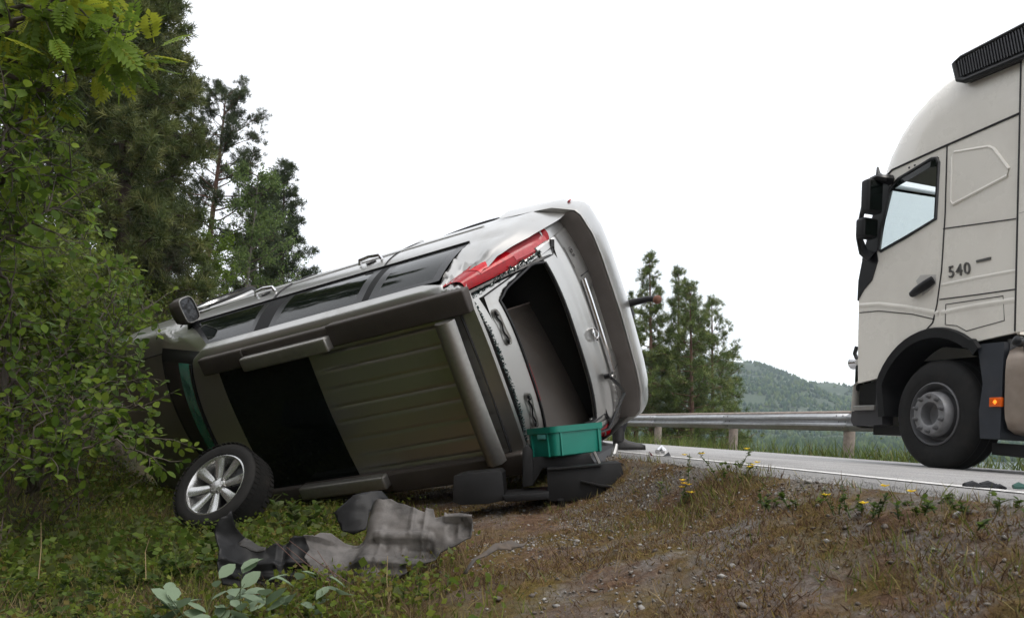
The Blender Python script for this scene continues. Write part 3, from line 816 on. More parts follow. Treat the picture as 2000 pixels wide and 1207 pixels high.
# tail lamps wrapping the corners
def lamp(sg):
    zs = np.linspace(.965, 1.605, 26)
    def ring(z):
        t = (z - .965) / .70
        w = .37 * (1 - .74 * t) * math.sqrt(max(0.02, min(1, (z - .955) / .06)))      # rounded lower end
        corner = rear(1.0, min(z, 1.60)); 
        if z > 1.60: corner = corner + np.array([.04, -.03, 0]) * (z - 1.60) / .065; corner[2] = z
        a = corner + np.array([w * 1.0, .012 - .004 * t, 0]); b_ = corner + np.array([-.035 * (1 - .4 * t), -.17 * w / .37, 0])
        out = []
        for f in np.linspace(0, 1, 9):
            p_ = a * (1 - f) ** 2 + 2 * f * (1 - f) * (corner + np.array([-.030, .022, 0])) + b_ * f ** 2
            p_ = p_ + np.array([-.010, .014, 0]) * math.sin(math.pi * f)
            out.append(p_)
        return out
    R_ = [ring(z) for z in zs]
    def piece(i0, i1, nm, m_, parent, f0=0, f1=8, lift=0):
        vs = [(p_[0] - lift, sg * (p_[1] + lift), p_[2]) for r_ in R_[i0:i1 + 1] for p_ in r_[f0:f1 + 1]]
        k = f1 - f0 + 1; fs = [(i * k + j, i * k + j + 1, (i + 1) * k + j + 1, (i + 1) * k + j) for i in range(i1 - i0) for j in range(k - 1)]
        return MB().add(vs, fs).build(nm, m_, parent, True)
    o = piece(0, 25, 'tail_lamp', M['red_lens'], car)
    piece(1, 11, 'sky_sheen_lens', M['sky_sheen_lens'], o, 1, 7, .003)  # paler patch imitates the sky mirrored in the lamp's wide end
    piece(11, 20, 'bright_lens', mat('bright_red_lens', (.55, .006, .014), .2, coat=.15, spec=.3, var=.35, vscale=30), o, 2, 6, .003)
    MB().tube([(p_[0] + .004, sg * (p_[1]), p_[2]) for p_ in [r_[0] for r_ in R_]], .005, 5).build('lamp_edge', M['red_lens'], o, True)
    MB().tube([(r_[8][0] - .012, sg * (r_[8][1] - .022), r_[8][2]) for r_ in R_], .018, 6).build('lamp_gap_filler', M['black_trim'], o, True)
for sg in (-1, 1): lamp(sg)
# corner panels below the lamps and the bumper with its step, shade painted on
for sg in (-1, 1):
    vs = []
    for z in np.linspace(.55, 1.0, 8):
        for u in np.linspace(.885, 1.0, 6): q = rear(u, z, -.004); vs.append((q[0], sg * q[1], q[2]))
    MB().add(vs, [(i * 6 + j, i * 6 + j + 1, (i + 1) * 6 + j + 1, (i + 1) * 6 + j) for i in range(7) for j in range(5)]).build('corner_panel', M['silver'], car, True)
bprof = [(.04, .652), (.0, .655), (-.148, .657), (-.158, .648), (-.164, .60), (-.164, .52), (-.155, .44), (-.13, .36), (-.08, .31), (.05, .30)]
vs = []; nb = 49; k = len(bprof)
for i in range(nb):
    t = -1 + 2 * i / (nb - 1)
    ang = np.sign(t) * max(0, abs(t) - .62) / .38
    yb = np.interp(abs(t), [0, .62, .78, .88, 1.0], [0, .62, .80, .875, .905]) * np.sign(t)
    xo = np.interp(abs(t), [0, .45, .62, .78, .88, 1.0], [-.035, -.022, -.006, .05, .18, .52])
    for x, z in bprof:
        sx = 1 if abs(t) < .78 else np.interp(abs(t), [.78, 1], [1, .12])
        dy = 0 if abs(t) < .7 else np.sign(t) * (.02 * math.sin((z - .3) * 8))
        vs.append((x * sx + xo, yb + dy, z + .03 * smooth(.8, 1, abs(t)) * (z > .6)))
MB().add(vs, [(i * k + j, i * k + j + 1, (i + 1) * k + j + 1, (i + 1) * k + j) for i in range(nb - 1) for j in range(k - 1)]).build('rear_bumper', M['silver'], car, True, angle=26)
vs = []
for i in range(41):
    t = -.80 + 1.6 * i / 40; yb = np.interp(abs(t), [0, .62, .78, .88, 1.0], [0, .62, .80, .875, .905]) * np.sign(t)
    xo = np.interp(abs(t), [0, .45, .62, .78, .88, 1.0], [-.035, -.022, -.006, .05, .18, .52])
    xg = rear(min(1, abs(yb) / .8), .66)[0]
    xa, xb = xo - .140 * (1 if abs(t) < .78 else np.interp(abs(t), [.78, 1], [1, .12])), xg + .01
    for f, z in ((0, .664), (.06, .668), (.9, .668), (1, .664)): vs.append((xa + (xb - xa) * f, yb, z))
MB().add(vs, [(i * 4 + j, i * 4 + j + 1, i * 4 + 5 + j, i * 4 + 4 + j) for i in range(40) for j in range(3)]).build('bumper_step_shade', M['step_shade'], car, True)  # dark sheet laid over the shelf to draw its shade
for sg in (-1, 1):
    MB().box((.03, sg * .845, .50), (.012, .10, .045), Matrix.Rotation(sg * .9, 3, 'Z')).build('reflector', M['red_lens'], car, True, bevel=.005)
# tailgate fittings
def rear_path(yz, off): 
    return [rear(y / np.interp(z, ZR, HW), z, off + lower_relief(y / np.interp(z, ZR, HW), z)) for y, z in yz]
MB().tube(rear_path([(-.36, .845), (-.2, .855), (0, .858), (.2, .855), (.36, .845)], .020), .017, 8).build('handle_garnish', M['chrome'], car, True)
MB().tube(rear_path([(-.38, .83), (-.37, .62), (.37, .62), (.38, .83)], .004), .005, 5).build('plate_recess_line', M['seam'], car, True)
q = rear(.03, .965, .03)
em = MB(); em.lathe([(.008 * math.cos(a), .040 + .008 * math.sin(a)) for a in np.linspace(0, 2 * math.pi, 9)[:-1]], 26, 'x', tuple(q), True)
eo = em.build('emblem_ring', M['chrome'], car, True)
MB().box((q[0] - .004, q[1], q[2]), (.010, .098, .016)).build('emblem_bar', M['chrome'], eo)
MB().tube([(q[0] - .004, q[1] - .020, q[2] + .0), (q[0] - .004, q[1], q[2] + .02), (q[0] - .004, q[1] + .02, q[2])], .003, 5).build('emblem_mark', M['badge'], eo)
wp = rear_path([(.34, .985)], .02)[0]
w_ = MB(); w_.tube([wp, wp + np.array([-.045, 0, 0])], .020, 10); w_.build('wiper_hub', M['black_trim'], car, True)
w1 = wp + np.array([-.045, .02, 0]); w2 = np.array(rear(.56 / .8, .80, .065)); w3 = np.array(rear(.74 / .79, 1.0, .02)); w4 = np.array(rear(.92, 1.12, .0))
MB().tube([w1, (w1 + w2) / 2 + np.array([-.01, 0, 0]), w2], [.013, .012, .010], 8).build('wiper_arm', M['black_trim'], car, True)
MB().tube([w2, w3, w4], [.013, .014, .004], 8).build('wiper_blade', M['black_trim'], car, True)
def text_mesh(txt, size, depth):
    cu = bpy.data.curves.new('t', 'FONT'); cu.body = txt; cu.size = size; cu.extrude = depth; cu.align_x = 'CENTER'; cu.align_y = 'CENTER'
    cu.space_character = 1.15
    o = bpy.data.objects.new('t', cu); col.objects.link(o)
    dg = bpy.context.evaluated_depsgraph_get(); dg.update()
    me = bpy.data.meshes.new_from_object(o.evaluated_get(dg)); me.name = 'lettering'
    col.objects.unlink(o); bpy.data.objects.remove(o); return me
def place_text(txt, size, depth, origin, xdir, ydir, m_, parent, nm='lettering'):
    me = text_mesh(txt, size, depth)
    z = np.cross(xdir, ydir)
    me.transform(frame(origin, xdir, ydir, z))
    return obj(nm, me, m_, parent)
# lettering runs along the car's width, read from behind: rear view x = -y(left)... right is -y
q = rear(.78, .79, .012 + .004)
place_text('PATHFINDER', .052, .003, rear(.72, .80, .006), (-.19, -.98, 0), (0.03, 0, 1), M['chrome'], car)
place_text('dCi', .050, .003, rear(-.70, .80, .006), (.19, -.98, 0), (0.03, 0, 1), M['badge'], car)
MB().tube(rear_path([(-.62, .90), (-.46, .90)], .012), .004, 5).build('badge_bar', M['badge'], car, True)
# towing hook
tb = MB(); tb.tube([(.10, .03, .33), (-.16, .03, .30), (-.30, .03, .30), (-.37, .03, .345)], [.03, .028, .024, .022], 10); tb.build('tow_bar', M['black_plastic'], car, True)
bm = bmesh.new(); bmesh.ops.create_uvsphere(bm, u_segments=14, v_segments=10, radius=.034, matrix=Matrix.Translation((-.39, .03, .375)))
me = bpy.data.meshes.new('tow_ball'); bm.to_mesh(me); bm.free()
for p_ in me.polygons: p_.use_smooth = True
obj('tow_ball', me, M['rust'], car)
MB().box((-.14, .10, .33), (.05, .07, .07)).build('tow_socket', M['black_plastic'], car, True, bevel=.01)

# wheels of the car
def alloy_wheel(parent, R=.375, W=.26, name_prefix=''):
    """children tyre, rim, spoke, hub_cap; axis y, outer face towards -y, centred"""
    r0 = R * .69
    t = MB(); h = W / 2
    t.lathe([(-h * .72, r0), (-h * .95, r0 * 1.04), (-h, r0 * 1.18), (-h * .97, R * .92), (-h * .78, R * .985), (-h * .4, R), (h * .4, R), (h * .78, R * .985), (h * .97, R * .92), (h, r0 * 1.18), (h * .95, r0 * 1.04), (h * .72, r0)], 48, 'y', (0, 0, 0), True)
    to = t.build('tyre', M['rubber'], parent, True, angle=60)
    bl = MB()
    for i in range(52):
        a = 2 * math.pi * i / 52
        for y, o_ in ((-.8, 0), (-.3, .5), (.3, 0), (.8, .5)):
            b_ = a + o_ * 2 * math.pi / 52
            Rm = Matrix.Rotation(-b_, 3, 'Y')
            c_ = Rm @ Vector((R * .996, 0, 0)); bl.box((c_.x, y * h * .9, c_.z), (.004, h * .42, R * .085), Rm)
    bl.build('tread', M['rubber'], to, False, recalc=False)
    rm = MB(); rm.lathe([(-h * .70, r0 * 1.02), (-h * .88, r0 * 1.03), (-h * .90, r0 * .985), (-h * .80, r0 * .95), (-h * .55, r0 * .90), (h * .5, r0 * .86), (h * .6, r0 * 1.0)], 48, 'y')
    ro = rm.build('rim', M['alloy'], parent, True, angle=50)
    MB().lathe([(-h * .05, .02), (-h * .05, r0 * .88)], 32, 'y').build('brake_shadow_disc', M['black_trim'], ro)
    for i in range(8):
        a = 2 * math.pi * i / 8 + .3
        sp = MB(); Rm = Matrix.Rotation(-a, 3, 'Y'); vs = []
        for rr, w2, yo in ((r0 * .20, .022, -.60), (r0 * .45, .030, -.64), (r0 * .75, .036, -.70), (r0 * .965, .040, -.80)):
            for dz_, dy in ((-1, 0), (-.35, -.05), (.35, -.05), (1, 0), (.8, .22), (-.8, .22)):
                q = Rm @ Vector((rr, h * (yo + dy), dz_ * w2)); vs.append(q[:])
        fs = [(i2 * 6 + j, i2 * 6 + (j + 1) % 6, i2 * 6 + 6 + (j + 1) % 6, i2 * 6 + 6 + j) for i2 in range(3) for j in range(6)]
        sp.add(vs, fs).build('spoke', M['alloy'], ro, True, angle=35)
    hc = MB(); hc.lathe([(-h * .40, r0 * .27), (-h * .66, r0 * .26), (-h * .70, r0 * .22), (-h * .70, r0 * .17), (-h * .78, r0 * .15), (-h * .80, r0 * .05), (-h * .80, 0)], 28, 'y'); hc.build('hub_cap', M['alloy'], ro, True)
    for i in range(6):
        a = 2 * math.pi * i / 6
        MB().lathe([(-h * .60, .012), (-h * .715, .012), (-h * .73, .006)], 8, 'y', (r0 * .225 * math.cos(a) * 1.05, 0, r0 * .225 * math.sin(a) * 1.05)).build('wheel_nut', M['badge'], ro)
for (wx, sg) in ((3.72, -1), (.95, -1), (.95, 1)):
    w = bpy.data.objects.new('wheel', None); col.objects.link(w); w.parent = car
    w.location = (wx, sg * (.80 if wx > 2 else .74), .36); w.rotation_euler = (0, 0, 0 if sg < 0 else math.pi)
    # wheel > tyre, rim only (three levels: car > wheel > tyre/rim)
    R, W = .37, .25; h = W / 2; r0 = R * .64
    MB().lathe([(-h * .7, r0), (-h, r0 * 1.15), (-h * .97, R * .92), (-h * .75, R * .99), (0, R), (h * .75, R * .99), (h * .97, R * .92), (h, r0 * 1.15), (h * .7, r0)], 40, 'y', (0, 0, 0), True).build('tyre', M['rubber'], w, True, angle=60)
    rm = MB().lathe([(-h * .7, r0), (-h * .9, r0 * .98), (-h * .5, r0 * .85), (-h * .45, .03), (-h * .6, 0)], 36, 'y')
    for i in range(7):
        Rm = Matrix.Rotation(-2 * math.pi * i / 7, 3, 'Y'); c_ = Rm @ Vector((r0 * .5, 0, 0)); rm.box((c_.x, -h * .62, c_.z), (r0 * .9, .03, .05), Rm)
    rm.build('rim', M['alloy'], w, True)
    # arch flare round the wheel
    fl = MB(); fl.tube([(wx + .43 * math.cos(a), sg * (.888 if wx > 2 else .878), .37 + .43 * math.sin(a)) for a in np.linspace(-.05, math.pi + .05, 22)], .022, 8); fl.build('arch_flare', M['silver'], car, True)
    MB().lathe([(-.24 if sg < 0 else .02, .395), (.0 if sg < 0 else .24, .395)], 32, 'y', (wx, sg * .60, .40)).build('wheel_well', M['black_trim'], car, True)
# dangling pale inner arch liner at the front wheel
MB().add([(3.55, -.93, .70), (3.85, -.95, .74), (4.1, -.93, .62), (4.08, -.80, .55), (3.8, -.80, .60), (3.56, -.82, .56)], [(0, 1, 4, 5), (1, 2, 3, 4)]).build('torn_arch_liner', mat('pale_torn_plastic', (.6, .6, .6), .5), car, True)
# door mirror on the upper flank
for sg in (-1, 1):
    mh = MB(); vs = []
    for x, k in ((3.19, .92), (3.21, 1.0), (3.27, 1.0), (3.33, .86), (3.36, .5)):
        for a in np.linspace(0, 2 * math.pi, 17)[:-1]:
            ca, sa_ = math.cos(a), math.sin(a)
            e = (abs(ca) ** 4 + abs(sa_) ** 4) ** -.25
            vs.append((x, sg * (.99 + .112 * k * ca * e), 1.215 + .088 * k * sa_ * e))
    mh.add(vs, [(i * 16 + j, i * 16 + (j + 1) % 16, i * 16 + 16 + (j + 1) % 16, i * 16 + 16 + j) for i in range(4) for j in range(16)] + [tuple(range(64, 80))])
    mo = mh.build('door_mirror', M['dark_rail'], car, True, angle=50)
    gl = MB(); gl.add([(3.202, sg * (.99 + .098 * math.cos(a) * (abs(math.cos(a)) ** 4 + abs(math.sin(a)) ** 4) ** -.25), 1.215 + .074 * math.sin(a) * (abs(math.cos(a)) ** 4 + abs(math.sin(a)) ** 4) ** -.25) for a in np.linspace(0, 2 * math.pi, 17)[:-1]], [tuple(range(16))])
    gl.build('mirror_glass', mat('mirror_glass', (.045, .047, .05), .12, .6, dirt=(.01, .01, .01, .45, .6, .9), dscale=24), mo)
    MB().tube([(3.195, sg * (.99 + .104 * math.cos(a) * (abs(math.cos(a)) ** 4 + abs(math.sin(a)) ** 4) ** -.25), 1.215 + .080 * math.sin(a) * (abs(math.cos(a)) ** 4 + abs(math.sin(a)) ** 4) ** -.25) for a in np.linspace(0, 2 * math.pi, 25)], .005, 5).build('mirror_rim', M['bare_metal'], mo, True)
    MB().tube([(3.30, sg * .83, 1.15), (3.29, sg * .87, 1.155), (3.27, sg * .92, 1.18)], [.06, .05, .045], 10).build('mirror_foot', M['black_trim'], mo, True)
# bonnet front: grille and headlamps (mostly in the bushes)
for sg in (-1, 1):
    MB().box((4.94, sg * .56, .80), (.12, .30, .14), Matrix.Rotation(-sg * .35, 3, 'Z')).build('headlamp', M['sky_sheen_lens'] if False else M['glass_dark'], car, True, bevel=.03)
for z in (.62, .68, .74): MB().box((5.06, 0, z), (.03, .7, .025)).build('grille_bar', M['chrome'], car)
MB().tube([(4.90, -.78, .50), (5.06, -.5, .48), (5.10, 0, .48), (5.06, .5, .48), (4.90, .78, .50)], .07, 10).build('front_bumper', M['silver'], car, True)
# ------------------------------------------------------------------ lorry tractor (local: x forward from the front axle, y towards us, z up)
TK = thing('lorry', 'cream white lorry cab standing on the road beside the guardrail', 'lorry', frame(road_pt(6.56, 6.0), RU, -RL, RN))
WT = 2.46                                               # cab width
EX, EY, EN = (1, 0, 0), (0, 0, 1), (0, 1, 0)
def arcpts(cx, cz, r, a0, a1, n): return [(cx + r * math.cos(a), cz + r * math.sin(a)) for a in np.linspace(a0, a1, n)]
arch = arcpts(0.02, .56, .80, math.radians(23), math.radians(126), 16)          # wheel arch, front to rear
side_out = [(1.10, .88), (.72, .93)] + arch + [(-.50, 1.20), (-.93, 1.24), (-.93, 3.215), (.02, 3.205), (.70, 3.185), (.82, 3.10), (1.09, 2.28), (1.135, 2.05), (1.125, 1.4)]
win = [(.02, 2.49), (.0, 3.06), (.03, 3.115), (.10, 3.13), (.56, 3.06), (.68, 2.99), (.80, 2.62), (.845, 2.34), (.80, 2.32), (.40, 2.40)]
for ys, nm in ((0.0, 'near'), (-WT, 'far')):
    p_ = MB().plate(side_out, .035, (0, ys, 0), EX, EY, (0, 1 if ys == 0 else -1, 0), [win])
    p_.build('cab_side', M['white_paint'], TK, False, bevel=0)
    # glass and black frame
    gm_ = bpy.data.materials.get('cab_glass')
    if gm_ is None:
        gm_ = bpy.data.materials.new('cab_glass'); gm_.use_nodes = True
        nt = gm_.node_tree; L = nt.links; nt.nodes.clear()
        tr = nt.nodes.new("ShaderNodeBsdfTransparent"); tr.inputs[0].default_value = (.72, .765, .765, 1)
        gl = nt.nodes.new("ShaderNodeBsdfGlossy"); gl.inputs["Roughness"].default_value = .02
        lw_ = nt.nodes.new("ShaderNodeLayerWeight"); lw_.inputs[0].default_value = .12
        fr = nt.nodes.new("ShaderNodeMath"); fr.operation = 'MULTIPLY_ADD'; fr.inputs[1].default_value = .55; fr.inputs[2].default_value = .06; L.new(lw_.outputs["Facing"], fr.inputs[0])
        mx = nt.nodes.new("ShaderNodeMixShader"); ou = nt.nodes.new("ShaderNodeOutputMaterial")
        L.new(fr.outputs[0], mx.inputs[0]); L.new(tr.outputs[0], mx.inputs[1]); L.new(gl.outputs[0], mx.inputs[2]); L.new(mx.outputs[0], ou.inputs[0])
    y_ = ys + (-.02 if ys == 0 else .02)
    wo = MB().add([(a, y_, b_) for a, b_ in win], [tuple(range(len(win)))]).build('door_window', gm_, TK)
    MB().tube([(a, ys + (.002 if ys == 0 else -.002), b_) for a, b_ in win + win[:2]], .019, 6).build('window_frame', M['black_trim'], wo, True)
    sgn = 1 if ys == 0 else -1
    MB().add([(.0, ys + sgn * .012, 3.02), (.0, ys + sgn * .004, 3.115), (.10, ys + sgn * .004, 3.125), (.56, ys + sgn * .004, 3.06), (.68, ys + sgn * .004, 2.99), (.70, ys + sgn * .012, 2.93), (.56, ys + sgn * .016, 2.97), (.10, ys + sgn * .016, 3.04)],
             [(0, 1, 2, 7), (7, 2, 3, 6), (6, 3, 4, 5)]).build('wind_deflector', M['glass_dark'], wo)
# seams on the near side
def seam(pts, r=.006, nm='panel_gap', m_='seam', y=.002): return MB().tube([(a, y, b_) for a, b_ in pts], r, 5).build(nm, M[m_], TK, True)
door = [(-.10, 3.19), (-.10, 2.52), (-.075, 1.95), (-.03, 1.62), (.02, 1.44), (.12, 1.365)]
seam(door, .008); seam([(-.93, 3.215), (.0, 3.205), (.66, 3.19), (.76, 3.14), (.80, 3.06)], .012)
seam([(-.08, 2.365), (-.915, 2.26)], .006); seam([(-.06, 1.66), (-.5, 1.64), (-.93, 1.625)], .006)
seam([(1.11, 1.68), (.8, 1.66), (.3, 1.56), (.0, 1.47)], .005)
seam([(-.14, 1.60), (-.80, 1.585), (-.82, 1.36), (-.40, 1.31), (-.28, 1.375), (-.14, 1.40), (-.14, 1.60)], .004, 'locker_gap')
seam([(-.935, .1 + 1.15), (-.935, 3.9)], .012)
# pressed lines and the blank rear window panel
def ridge(pts, w, d, nm, m_='white_paint'):
    n = len(pts); vs = []
    for a, b_ in pts: vs += [(a, .001, b_ + w), (a, d, b_ + w * .1), (a, d * .8, b_ - w * .2), (a, .001, b_ - w)]
    return MB().add(vs, [(i * 4 + j, i * 4 + j + 1, i * 4 + 5 + j, i * 4 + 4 + j) for i in range(n - 1) for j in range(3)]).build(nm, M[m_], TK, True, angle=70)
ridge([(1.12, 1.76), (.8, 1.73), (.4, 1.64), (-.05, 1.52)], .030, .013, 'door_crease')
ridge([(-.09, 1.525), (-.5, 1.535), (-.93, 1.53)], .026, .011, 'locker_crease')
ridge([(-.08, 1.80), (-.5, 1.80), (-.93, 1.79)], .018, .009, 'side_crease')
pan = [(-.17, 2.62), (-.17, 3.07), (-.20, 3.10), (-.60, 3.02), (-.66, 2.98), (-.83, 2.74), (-.82, 2.68), (-.20, 2.58)]
MB().tube([(a, .001, b_) for a, b_ in pan + pan[:1]], .016, 8).build('blank_window_rib', M['white_paint'], TK, True)
MB().plate(pan, .012, (0, .009, 0), EX, EY, EN).build('blank_window_panel', M['white_paint'], TK)
# side rear: fairing behind the cab
MB().plate([(-.945, 1.24), (-1.9, 1.27), (-1.9, 3.72), (-.945, 3.72)], .03, (0, .006, 0), EX, EY, EN).build('air_fairing', M['white_paint'], TK)
MB().plate([(-.945, 1.24), (-1.9, 1.27), (-1.9, 3.72), (-.945, 3.72)], .03, (0, -WT - .006, 0), EX, EY, (0, -1, 0)).build('air_fairing', M['white_paint'], TK)
seam([(-.95, 2.30), (-1.88, 2.28)], .005)
# high roof
zt = [(.90, 3.19), (.86, 3.32), (.77, 3.48), (.63, 3.65), (.45, 3.81), (.22, 3.94), (0, 4.01), (-.3, 4.04), (-.6, 4.05), (-.945, 4.05)]
vs = []; sec = [(0.0, 0.0), (.010, .34), (.028, .64), (.06, .82), (.13, .93), (.26, .985), (.60, 1.0), (1.23, 1.0)]
kk = len(sec) * 2 - 1
for i, (x, z) in enumerate(zt):
    inset = .10 * (1 - min(1, (z - 3.19) / .75)) ** 2 * 0 + [.12, .08, .05, .025, .01, .0, 0, 0, 0, 0][i] * 1.0
    row = []
    for d, hf in sec: row.append((x + .06 * (d / 1.23) * (1 if i < 5 else .3), -d - inset * (1 - d / 1.23), 3.205 + (z - 3.205) * hf if z > 3.205 else 3.19))
    row += [(a, -WT - b_, c_) for a, b_, c_ in row[-2::-1]]
    vs += row
MB().add(vs, [(i * kk + j, i * kk + j + 1, (i + 1) * kk + j + 1, (i + 1) * kk + j) for i in range(len(zt) - 1) for j in range(kk - 1)]).build('high_roof', M['white_paint'], TK, True, angle=70)
# rear wall, floor, front
MB().box((-.93, -WT / 2, 2.6), (.03, WT - .08, 2.75)).build('cab_back', M['white_paint'], TK)
MB().box((.1, -WT / 2, 1.42), (2.0, WT - .1, .06)).build('cab_floor', M['interior'], TK)
fr_p = [(1.10, .88), (1.125, 1.4), (1.135, 2.05), (1.09, 2.28)]
vs = []
for x, z in fr_p:
    for t in np.linspace(0, 1, 13):
        vs.append((x + .10 * (1 - abs(2 * t - 1) ** 3), -t * WT, z))
MB().add(vs, [(i * 13 + j, i * 13 + j + 1, (i + 1) * 13 + j + 1, (i + 1) * 13 + j) for i in range(3) for j in range(12)]).build('front_panel', M['white_paint'], TK, True)
vs = []
for x, z in ((1.09, 2.28), (.95, 2.7), (.82, 3.12)):
    for t in np.linspace(0, 1, 13): vs.append((x + .10 * (1 - abs(2 * t - 1) ** 3), -.02 - t * (WT - .04), z))
MB().add(vs, [(i * 13 + j, i * 13 + j + 1, (i + 1) * 13 + j + 1, (i + 1) * 13 + j) for i in range(2) for j in range(12)]).build('windscreen', bpy.data.materials['cab_glass'], TK, True)
for z in np.linspace(1.15, 1.95, 7): MB().box((1.24, -WT / 2, z), (.03, WT * .62, .05)).build('grille_slat', M['black_plastic'], TK)
MB().box((1.00, -WT / 2, 3.13), (.36, WT - .12, .03), Matrix.Rotation(-.5, 3, 'Y')).build('sun_visor', M['glass_dark'], TK, True, bevel=.01)
# dashboard, wheel, seats
MB().box((.80, -WT / 2, 2.02), (.55, WT - .14, .55)).build('dashboard', M['interior'], TK, True, bevel=.08)
stw = MB(); c_ = Vector((.42, -.55, 2.42)); Rm = Matrix.Rotation(.55, 3, 'Y')
stw.tube([c_ + Rm @ Vector((.0 + .225 * math.cos(a), .225 * math.sin(a), 0)) for a in np.linspace(0, 2 * math.pi, 29)], .017, 8)
stw.tube([c_, c_ + Rm @ Vector((0, 0, -.35))], .03, 8); stw.tube([c_ + Rm @ Vector((-.22, 0, 0)), c_ + Rm @ Vector((.22, 0, 0))], .02, 6)
stw.build('steering_wheel', M['interior'], TK, True)
for y in (-.58, -1.9):
    MB().box((-.35, y, 2.05), (.20, .55, .85), Matrix.Rotation(-.15, 3, 'Y'), .85).build('seat_back', M['interior'], TK, True, bevel=.06)
    MB().box((-.05, y, 1.72), (.55, .55, .20)).build('seat_cushion', M['interior'], TK, True, bevel=.06)
MB().tube([(.05, -WT + .10, 2.42), (.0, -WT + .14, 2.56), (-.02, -WT + .25, 2.62), (-.02, -WT + .45, 2.62), (.0, -WT + .55, 2.54)], .045, 8).build('far_grab_handle', M['interior'], TK, True)
# black quarter between pillar and door, corner trim under the mirror
MB().plate([(1.085, 2.28), (.86, 2.33), (.835, 2.22), (.92, 2.02), (1.05, 1.93), (1.145, 1.82), (1.14, 2.05)], .03, (0, .012, 0), EX, EY, EN).build('mirror_base_trim', M['black_trim'], TK)
MB().plate([(1.10, 2.28), (.84, 3.09), (.77, 3.12), (.68, 3.00), (.86, 2.33)], .03, (0, .006, 0), EX, EY, EN).build('pillar_trim', M['black_trim'], TK)
MB().tube([(.80, -.02, 3.14), (.88, .0, 3.20), (.92, -.02, 3.30)], [.02, .03, .012], 6).build('corner_visor_tip', M['black_trim'], TK, True)
# mirrors
mr_ = MB()
def tkp(px, py, y):                                     # photo point on the plane y of the lorry frame
    d = ray(px, py); c0 = np.array([0, 0, CZ]); t = ((road_pt(0, 6.0 - y) - c0) @ RL) / (d @ RL); q = c0 + d * t - road_pt(6.56, 6.0); return np.array([q @ RU, -(q @ RL), q @ RN])
mr_.tube([tkp(1738, 352, .02), tkp(1728, 350, .10), tkp(1714, 347, .16), tkp(1704, 352, .18), tkp(1699, 362, .18)], [.06, .05, .04, .04, .04], 8)
mr_.tube([tkp(1697, 358, .20), tkp(1688, 395, .20), tkp(1679, 440, .19), tkp(1678, 465, .17), tkp(1686, 492, .10), tkp(1702, 502, .03)], [.035, .025, .028, .035, .05, .07], 8)
mo = mr_.build('mirror_arm', M['black_trim'], TK, True)
def mirror(c_, w, h, d):
    cx, cy, cz = c_
    b_ = MB().box((cx, cy, cz), (d, w, h)); b_.build('mirror_housing', M['black_plastic'], mo, True, bevel=.035, seg=3)
    MB().box((cx - d / 2 - .003, cy, cz), (.006, w - .05, h - .05)).build('mirror_glass', M['glass_dark'], mo, True)
mirror(tkp(1703, 385, .17), .20, .37, .13); mirror(tkp(1693, 447, .15), .20, .22, .14)
# door handle, lettering, small hole marks
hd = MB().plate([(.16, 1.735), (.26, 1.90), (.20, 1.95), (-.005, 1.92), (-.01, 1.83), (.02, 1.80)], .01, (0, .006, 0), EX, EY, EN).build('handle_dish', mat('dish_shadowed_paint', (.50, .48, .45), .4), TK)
MB().tube([(.29, .02, 1.765), (.20, .045, 1.785), (.08, .05, 1.825), (.01, .02, 1.87)], [.035, .042, .045, .04], 10).build('door_handle', M['black_plastic'], TK, True)
place_text('540', .165, .006, (-.30, .008, 1.905), (-1, 0, .0), (0.12, 0, 1), M['badge'], TK)
MB().box((-.58, .006, 1.955), (.16, .012, .022)).build('small_badge', M['badge'], TK)
for a in (.33, .41): MB().lathe([(-.004, .012), (.006, .010), (.007, 0)], 8, 'y', (a, .002, 3.135)).build('clip', M['seam'], TK)
# roof-edge wind grille with slats
gr_ = MB().plate([(-.20, 3.99), (-.26, 3.79), (-.35, 3.74), (-1.9, 3.62), (-1.9, 3.98), (-.28, 4.02)], .14, (0, .035, 0), EX, EY, EN)
go = gr_.build('side_deflector', M['black_plastic'], TK, False)
MB().tube([(x, .04, z) for x, z in [(-.21, 3.985), (-.265, 3.80), (-.35, 3.755), (-1.9, 3.635)]], .03, 8).build('deflector_rim', M['black_plastic'], go, True)
MB().tube([(x, .04, z) for x, z in [(-.21, 3.985), (-.29, 4.01), (-1.9, 3.97)]], .022, 8).build('deflector_rim', M['black_plastic'], go, True)
slat_m = mat('slat_sheen', (.03, .03, .033), .35)
sl = None
for i in range(52):
    x = -.285 - i * .031; zt_ = 4.0 - (-x - .29) * .02; zb_ = 3.80 - (-x - .29) * .085
    mb_ = MB().box((x, .043, (zt_ + zb_) / 2), (.013, .022, (zt_ - zb_) * .92), Matrix.Rotation(.22, 3, 'Y'))
    mb_.build('slat', slat_m, go)
# arch trim, mud guard, step and bumper
at_ = MB(); vs = []
ap = [(.70, .50), (.735, .72)] + arch + [(-.50, 1.20), (-.56, 1.12)]
for i, (a, b_) in enumerate(ap):
    d = np.array([a - .02, b_ - .56]); d /= np.linalg.norm(d)
    vs += [(a + d[0] * .03, .004, b_ + d[1] * .03), (a + d[0] * .015, .035, b_ + d[1] * .015), (a - d[0] * .075, .030, b_ - d[1] * .075), (a - d[0] * .10, -.30, b_ - d[1] * .10)]
at_.add(vs, [(i * 4 + j, i * 4 + j + 1, i * 4 + 5 + j, i * 4 + 4 + j) for i in range(len(ap) - 1) for j in range(3)]).build('arch_trim', M['black_plastic'], TK, True, angle=50)
MB().plate([(-.52, 1.17), (-.82, 1.17), (-.80, .30), (-.585, .30), (-.565, .55), (-.60, .80), (-.56, 1.02)], .42, (0, .0, 0), EX, EY, EN).build('mud_guard', mat('blue_black_plastic', (.022, .026, .034), .5, var=.2, dirt=(.10, .09, .08, .5, .9, .5)), TK)
